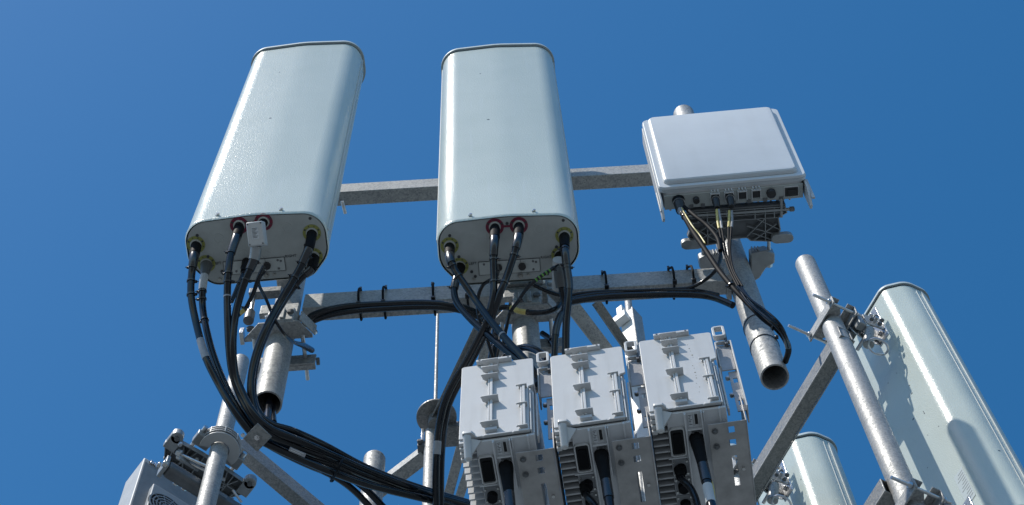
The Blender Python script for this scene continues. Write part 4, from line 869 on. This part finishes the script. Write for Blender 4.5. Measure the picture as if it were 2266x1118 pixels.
for dx in (-.016, .004): make('clamp_tine', MB().box(dx, dx+.008, -.02, -.012, .0, .075), 'zinc', t, .001)
make('clamp_body', MB().box(-.028, .05, -.012, .02, -.022, .008), 'castdark', t, .002)
make('clamp_nut', MB().nut((-.02, -.018, -.008), (0, 1, 0), .009, .01).nut((.045, .0, -.06), (1, 0, 0), .010, .012).nut((.045, .02, -.08), (1, 0, 0), .010, .012), 'castdark', t, .0006)
a = P(944, 1003, 5.9); b = P(830, 1090, 6.0)
beam('steel_beam', 'sunlit square steel arm rising right to the centre post', b, a, (.045, .040), 'galv')
p6 = P(829, 1016, 5.9)
t = thing('pipe_stub', 'pale stub pipe with flat top behind the black cable bundle', 'pipe', (p6.x, p6.y, p6.z-.45))
make('pipe', MB().cyl((0, 0, 0), (0, 0, .45), .034, n=40), 'galv', t, .004, seg=3)
make('pipe_nut', MB().nut((-.06, -.03, .08), (1, -.3, 0), .012, .02).nut((.05, -.045, .02), (0, 1, 0), .010, .03), 'zinc', t, .0006)
make('rod', MB().cyl((-.09, -.03, .045), (.09, -.04, .075), .005, n=10), 'zinc', t)

# ================================================================== SECTOR TWO (right): frame of width axis EW and back normal NB
EW = Vector((-.495, .869, 0)).normalized(); NB = Vector((-EW.y, EW.x, 0))
P4 = P(1953, 976, 5.85); C0 = P(2118, 930, 5.9)
cap_pole('mast_pipe', 'long mottled galvanised pipe in front of the big right hand antenna', P4.x, P4.y, 4.40, 6.555, r=.039, cap=False)
P7 = P4+EW*.68
cap_pole('mast_pipe', 'galvanised pipe behind the rightmost radio unit bracket', P7.x, P7.y, 4.40, 6.2, r=.036)
rot2 = math.atan2(EW.y, EW.x)
org = C0+EW*.158-NB*.19
ZR = 4.69
R1 = panel_antenna('biggest right hand antenna seen from behind, a long crisp shadow down its back', (org.x, org.y, ZR), rot2)
org2 = org+EW*.68
R2 = panel_antenna('small looking antenna low between the radio units and the right pipe, seen from behind', (org2.x, org2.y, ZR), rot2)
# spec sticker and drip stains on the back of R1
q = MB(); q.box(-.095, -.050, .1905, .1912, .16, .33); make('back_label', q, 'radome_label', R1)
q = MB()
for k in range(11): q.box(-.091, -.056-(k % 4)*.006, .1913, .1917, .178+k*.0135, .1800+k*.0135)
q.cyl((-.06, .1914, .170), (-.06, .1918, .170), .004, n=12); make('label_print', q, 'grey', R1)
for t in (R1, R2):
    q = MB()
    for k in range(16): q.cyl((-.186+random.uniform(0, .002)+.18+random.uniform(-.12, .12), .1902, random.uniform(.3, 1.5)), (0, .1902, 0), .0001, n=3) if False else None
    q = MB()
    for k in range(9):
        x = random.uniform(-.12, .03); z = random.uniform(.35, 1.45); q.cyl((x, .1902, z), (x, .1907, z), random.uniform(.0015, .003), n=7)
    make('back_speck', q, 'ink', t)
# horizontal beams of this sector
def at_z(v, z): return Vector((v.x, v.y, z))
beam('cross_beam', 'dark channel beam slanting down left from the clamp on the right pipe', at_z(P4-EW*.04-NB*.0, 5.86)+NB*.0, at_z(P4+EW*1.0, 5.86), (.05, .075), 'galv_dark', lit_edge=True)
beam('cross_beam', 'dark channel beam cut by the bottom edge beside the right pipe', at_z(P4+EW*.02, 4.87)+NB*.03, at_z(P4+EW*1.0, 4.87)+NB*.03, (.05, .075), 'galv_dark', lit_edge=True)
RB2 = frame(EW, NB)
def sector_clamp(label, base, z, zs=1):
    t = thing('pole_clamp', label, 'clamp', at_z(base, z), RB2)
    # local: x along EW, y towards NB (camera side)
    q = MB(); q.box(-.085, .085, .040, .046, -.022, .030); q.box(-.085, -.035, .012, .040, .024, .030); make('front_plate', q, 'galv', t, .002)
    q = MB(); q.prism([(-.075, .0395), (-.075, .010), (-.045, -.010), (-.036, .0), (-.030, .026), (-.012, .0385), (.012, .0385), (.030, .026), (.036, 0), (.045, -.010), (.075, .010), (.075, .0395)], .0, .006); make('v_plate', q, 'galv', t, .001)
    q = MB(); q.box(-.085, .085, -.052, -.046, -.025, .028); q.box(-.085, .085, -.046, -.020, .022, .028); make('back_plate', q, 'galv', t, .002)
    for sx in (-1, 1):
        q = MB(); q.cyl((sx*.070, -.085, .002), (sx*.070, .135 if sx > 0 else .115, .002), .0055, n=14); make('threaded_rod', q, 'zinc', t)
        for yy in (.053, -.059): make('rod_nut', MB().nut((sx*.070, yy, .002), (0, 1, 0), .0105, .011), 'zinc', t, .0006)
    q = MB(); q.box(-.06, .06, -.088, -.060, -.030, .028); make('joint_block', q, 'castdark', t, .003)
    return t
sector_clamp('zinc clamp with two long rods high on the right hand pipe', P4, 6.01)
sector_clamp('zinc clamp at the bottom edge on the right hand pipe', P4, 4.72)
sector_clamp('zinc clamp on the pipe behind the rightmost radio bracket', P7, 6.01)
def tilt_bracket(label, base, z):
    """hinged bracket between clamp and antenna back"""
    t = thing('tilt_bracket', label, 'bracket', at_z(base, z), RB2)
    gap = .165      # pole axis to antenna back, along -y
    q = MB(); q.sheet([-.028, .028], [-.10, .13], [(-.008, .008, .085, .115), (-.008, .008, .03, .06)], 0, .006, Matrix(((1, 0, 0, -.055), (0, 0, 1, -gap-.0+.001), (0, 1, 0, .03), (0, 0, 0, 1)))); make('pad_plate', q, 'zinc', t, .0012)
    make('pad_bolt', MB().nut((-.055, -gap+.012, .130), (0, 1, 0), .009, .009).nut((-.055, -gap+.012, -.02), (0, 1, 0), .009, .009), 'steel', t, .0006)
    for dx in (-.078, -.036):
        q = MB(); pts = rounded([(-gap+.008, -.030), (-.085, -.045), (-.080, .030), (-gap+.008, .060)], .008, 3); q.prism(pts, dx, dx+.005, Matrix(((0, 0, 1, 0), (1, 0, 0, 0), (0, 1, 0, 0), (0, 0, 0, 1)))); make('hinge_cheek', q, 'galv', t, .001)
    # scale plate: half disc with an arc slot
    q = MB(); arc = [(.068*math.cos(math.radians(a)), .068*math.sin(math.radians(a))) for a in range(180, 361, 12)]; q.prism(arc, 0, .004, Matrix(((.0, 0, 1, -.028), (1, 0, 0, -.118), (0, 1, 0, -.0), (0, 0, 0, 1)))); make('scale_plate', q, 'zinc', t, .0008)
    q = MB(); q.sweep([(-.0, -.118+.055*math.cos(math.radians(a)), .055*math.sin(math.radians(a))) for a in range(190, 351, 16)], .0035, 8, 3, T=Matrix.Translation((-.023, 0, 0))); make('scale_rim', q, 'zinc', t)
    for xx, yy, zz in ((-.090, -.150, .016), (-.090, -.128, .026), (-.090, -.100, -.020), (-.090, -.130, -.030), (-.018, -.150, -.012), (-.018, -.105, -.008)): make('hinge_bolt', MB().nut((xx, yy, zz), (1, 0, 0), .0085, .010), 'castdark', t, .0006)

    q = MB(); q.cyl((-.10, -.120, -.005), (.04, -.120, -.005), .007, n=14); make('hinge_pin', q, 'zinc', t)
    q = MB(); q.cyl((-.058, -.105, -.04), (-.030, -.100, -.115), .018, .020, n=22); make('strut_tube', q, 'galv', t, .001)
    q = MB(); q.sweep([(-.045+.026*math.cos(a), -.125+.034*math.sin(a), -.135+.010*math.sin(a)) for a in [k*math.pi/5 for k in range(10)]], .0042, 8, 4, closed=True); make('loop_handle', q, 'zinc', t)
    q = MB(); q.box(-.072, -.040, -.088, -.058, -.045, .045); make('knuckle', q, 'cast', t, .004)
    return t
tb0 = tilt_bracket('zinc tilt bracket with a half round scale between the right pipe and the big antenna', P4, 5.99)
c = copy_tree(tb0); c.location = at_z(P7, 5.99); c['label'] = 'zinc tilt bracket with a half round scale low beside the rightmost radio bracket'
c = copy_tree(tb0); c.location = at_z(P4, 4.64); c['label'] = 'tilt bracket at the bottom edge behind the right pipe, mostly cut off'

# ================================================================== SECTOR THREE (left)
p5t = P(533, 800, 6.5)
p5 = cap_pole('mast_pipe', 'slim mottled galvanised pipe at lower left with a ring shaped casting on it', p5t.x, p5t.y, p5t.z-1.75, p5t.z, r=.029, cap=False)
def P5at(py):
    best = None
    for k in range(400):
        z = p5t.z-1.75+k*.005; v = Vector((p5t.x, p5t.y, z)); y = CY-FPX*v.dot(Uv)/v.dot(Fv)
        if best is None or abs(y-py) < best[0]: best = (abs(y-py), v)
    return best[1]
E3 = Vector((.76, .65, 0)).normalized(); N3 = Vector((-E3.y, E3.x, 0))
R3m = frame(E3, N3)
v = P5at(990)
t = thing('ring_clamp', 'pale ribbed half ring casting gripping the left pipe', 'clamp', v, R3m)
def arcprism(mb, r0, r1, a0, a1, z0, z1, n=16, cx_=0, cy_=0):
    pts = [(cx_+r1*math.cos(math.radians(a0+(a1-a0)*k/n)), cy_+r1*math.sin(math.radians(a0+(a1-a0)*k/n))) for k in range(n+1)]+[(cx_+r0*math.cos(math.radians(a1-(a1-a0)*k/n)), cy_+r0*math.sin(math.radians(a1-(a1-a0)*k/n))) for k in range(n+1)]
    return mb.prism(pts, z0, z1)
q = MB(); arcprism(q, .031, .064, -200, 20, -.022, -.016); make('casting', q, 'offwhite', t, .0015)
q = MB(); arcprism(q, .058, .062, -200, 20, -.0155, .026); make('outer_wall', q, 'castdark', t, .001)
for z in (-.006, .006, .018):
    q = MB(); arcprism(q, .0625, .066, -205, 22, z-.002, z+.002); make('ring_rib', q, 'offwhite', t, .0006)
for a in range(-190, 10, 40):
    q = MB(); arcprism(q, .0625, .067, a, a+3, -.012, .022, 2); make('ring_post', q, 'offwhite', t, .0005)
q = MB(); q.box(.030, .085, -.012, .030, -.018, .012); q.box(-.085, -.030, -.012, .030, -.018, .012); make('ring_foot', q, 'cast', t, .003)
q = MB(); q.cyl((-.072, -.03, .01), (-.072, .10, .01), .008, n=14); q.cyl((.074, -.03, 0), (.074, .10, 0), .008, n=14); make('ring_bolt', q, 'zinc', t)
# dark ribbed bracket left of the pipe
v2 = P5at(1035)
def lattice(label, base, ww=.13, dd=.12):
    t = thing('cast_bracket', label, 'bracket', base, R3m)
    web = [(-ww, .035), (-.04, .03), (.04, .03), (ww, .035), (ww+.02, .055), (ww-.02, .11), (.05, dd+.03), (-.05, dd+.03), (-ww+.01, .12), (-ww-.025, .06)]
    make('web_plate', MB().prism(web, .012, .018), 'castdark', t, .001)
    q = MB(); lines = [((-ww, .04), (-ww+.02, .12)), ((ww, .04), (ww-.02, .11)), ((-ww, .075), (ww, .075)), ((-.08, .035), (-.08, .13)), ((.08, .035), (.08, .13)), ((-.03, .03), (-.03, .15)), ((.03, .03), (.03, .15)), ((-.1, .04), (-.05, .13)), ((.1, .04), (.05, .13)), ((-ww, .11), (ww, .11)), ((-.055, .03), (-.09, .13)), ((.055, .03), (.09, .13))]
    n = len(web); lines += [(web[i], web[(i+1) % n]) for i in range(n)]
    for a, b in lines:
        a = Vector((*a, 0)); b = Vector((*b, 0)); d = b-a; T = Matrix.Translation(a) @ frame(d, (-d.y, d.x, 0)).to_4x4(); q.box(0, d.length, -.0015, .0015, -.006, .0118, T)
    make('web_rib', q, 'cast', t, .0006)
    for sx in (-1, 1):
        q = MB(); q.cyl((sx*(ww+.005), .025, -.008), (sx*(ww+.005), .025, .020), .020, n=24); q.box(sx*(ww+.005)-.02, sx*(ww+.005)+.02, .025, .075, -.008, .018); make('bracket_ear', q, 'cast', t, .002)
        make('ear_bolt', MB().cyl((sx*(ww+.005), .025, -.0085), (sx*(ww+.005), .025, -.014), .008, n=16), 'castdark', t)
    make('shiny_bolt', MB().nut((-.045, .05, -.008), (0, 0, 1), .007, .006).nut((-.035, .068, -.008), (0, 0, 1), .007, .006).nut((.060, .06, -.008), (0, 0, 1), .007, .006), 'zinc', t, .0005)
    return t
lattice('dark ribbed cast bracket behind the left pipe, beside the grey fan box', P5at(1005)+N3*.0)
t = thing('hinge_rail', 'dark grey round edged rail between the grey fan box and the ribbed bracket', 'rail', P(420, 1065, 5.75), R3m)
make('rail_body', MB().box(-.085, .20, -.022, .022, -.030, .014), 'castdark', t, .012, seg=4)
make('rail_end', MB().box(-.098, -.0855, -.026, .026, -.035, .022), 'cast', t, .002)
for c_, a_ in (((-.10, .022, .024), (1, 0, 0)), ((-.10, -.024, -.036), (1, 0, 0)), ((-.03, .028, .0), (0, 1, 0)), ((.0, .03, .004), (0, 1, 0))): make('rail_bolt', MB().nut(c_, a_, .011, .012), 'steel', t, .0006)
make('rail_slot', MB().box(.04, .12, -.0232, -.0222, -.015, .004), 'grey', t)
t = thing('adjusting_rod', 'bright bolts and adjusting rod above the dark rail at lower left', 'bolt', P(405, 1010, 5.85), R3m)
make('rod', MB().cyl((-.01, .0, 0), (.10, -.05, -.06), .006, n=12).cyl((.0, .012, 0), (.11, -.035, -.06), .005, n=12), 'steel', t)
make('nut', MB().nut((-.014, .0, .004), (1, -.4, -.5), .012, .016).nut((-.004, .014, .010), (1, -.4, -.5), .011, .016).nut((.022, .008, .006), (0, 1, 0), .010, .02).nut((-.03, -.03, .0), (0, 0, 1), .007, .012), 'zinc', t, .0006)
make('link_plate', MB().box(-.01, .06, -.004, .004, -.03, .006), 'cast', t, .001)
# grey box with a fan grille
bc = P(320, 1012, 6.15)
t = thing('fan_box', 'pale grey metal box at the bottom edge, far left, with a round fan grille', 'equipment box', (bc.x, bc.y, bc.z-.75), R3m)
# corner at local origin (x=0): left lit face looks along -E3, front face looks along -N3
make('housing', MB().box(0, .40, 0, .115, 0, .75), 'offwhite', t, .004, seg=3)
make('front_plate', MB().box(.006, .395, -.0022, -.0006, .004, .726), 'grey', t)  # darker plate and panel put the front's shade into the colour
make('top_vents', MB().box(.02, .14, -.002, -.0003, .735, .745), 'ink', t)
q = MB()
for k in range(7): q.box(.022+k*.016, .034+k*.016, -.007, -.0022, .728, .747)
make('top_bolt_row', q, 'steel', t, .001)
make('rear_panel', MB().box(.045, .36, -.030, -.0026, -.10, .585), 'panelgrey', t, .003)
q = MB(); fx, fz = .105, .490
for r in (.012, .024, .036, .048, .060): q.ring((fx, -.033, fz), (0, 1, 0), r+.0022, r-.0022, .004, 30)
for k in range(10):
    a = k*math.pi/5; q.box(.008, .062, -.0015, .0015, -.0015, .0015, Matrix.Translation((fx, -.033, fz)) @ Matrix.Rotation(a, 4, 'Y'))
make('fan_grille', q, 'cast', t)
make('fan_opening', MB().cyl((fx, -.0312, fz), (fx, -.0306, fz), .064, n=36), 'hole', t)
# square beam running from the left pipe towards the mast
a = P(525, 985, 6.35); b = P(745, 1170, 6.2)
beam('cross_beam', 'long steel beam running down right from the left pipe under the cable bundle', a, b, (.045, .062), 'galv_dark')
t = thing('ground_lead', 'bright wire ends poking out below the left ribbed bracket', 'wire', P(520, 1095, 5.6))
make('wire', MB().cyl(P(515, 1085, 5.6), P(535, 1112, 5.6), .004, n=8), 'zinc', t, world=True)
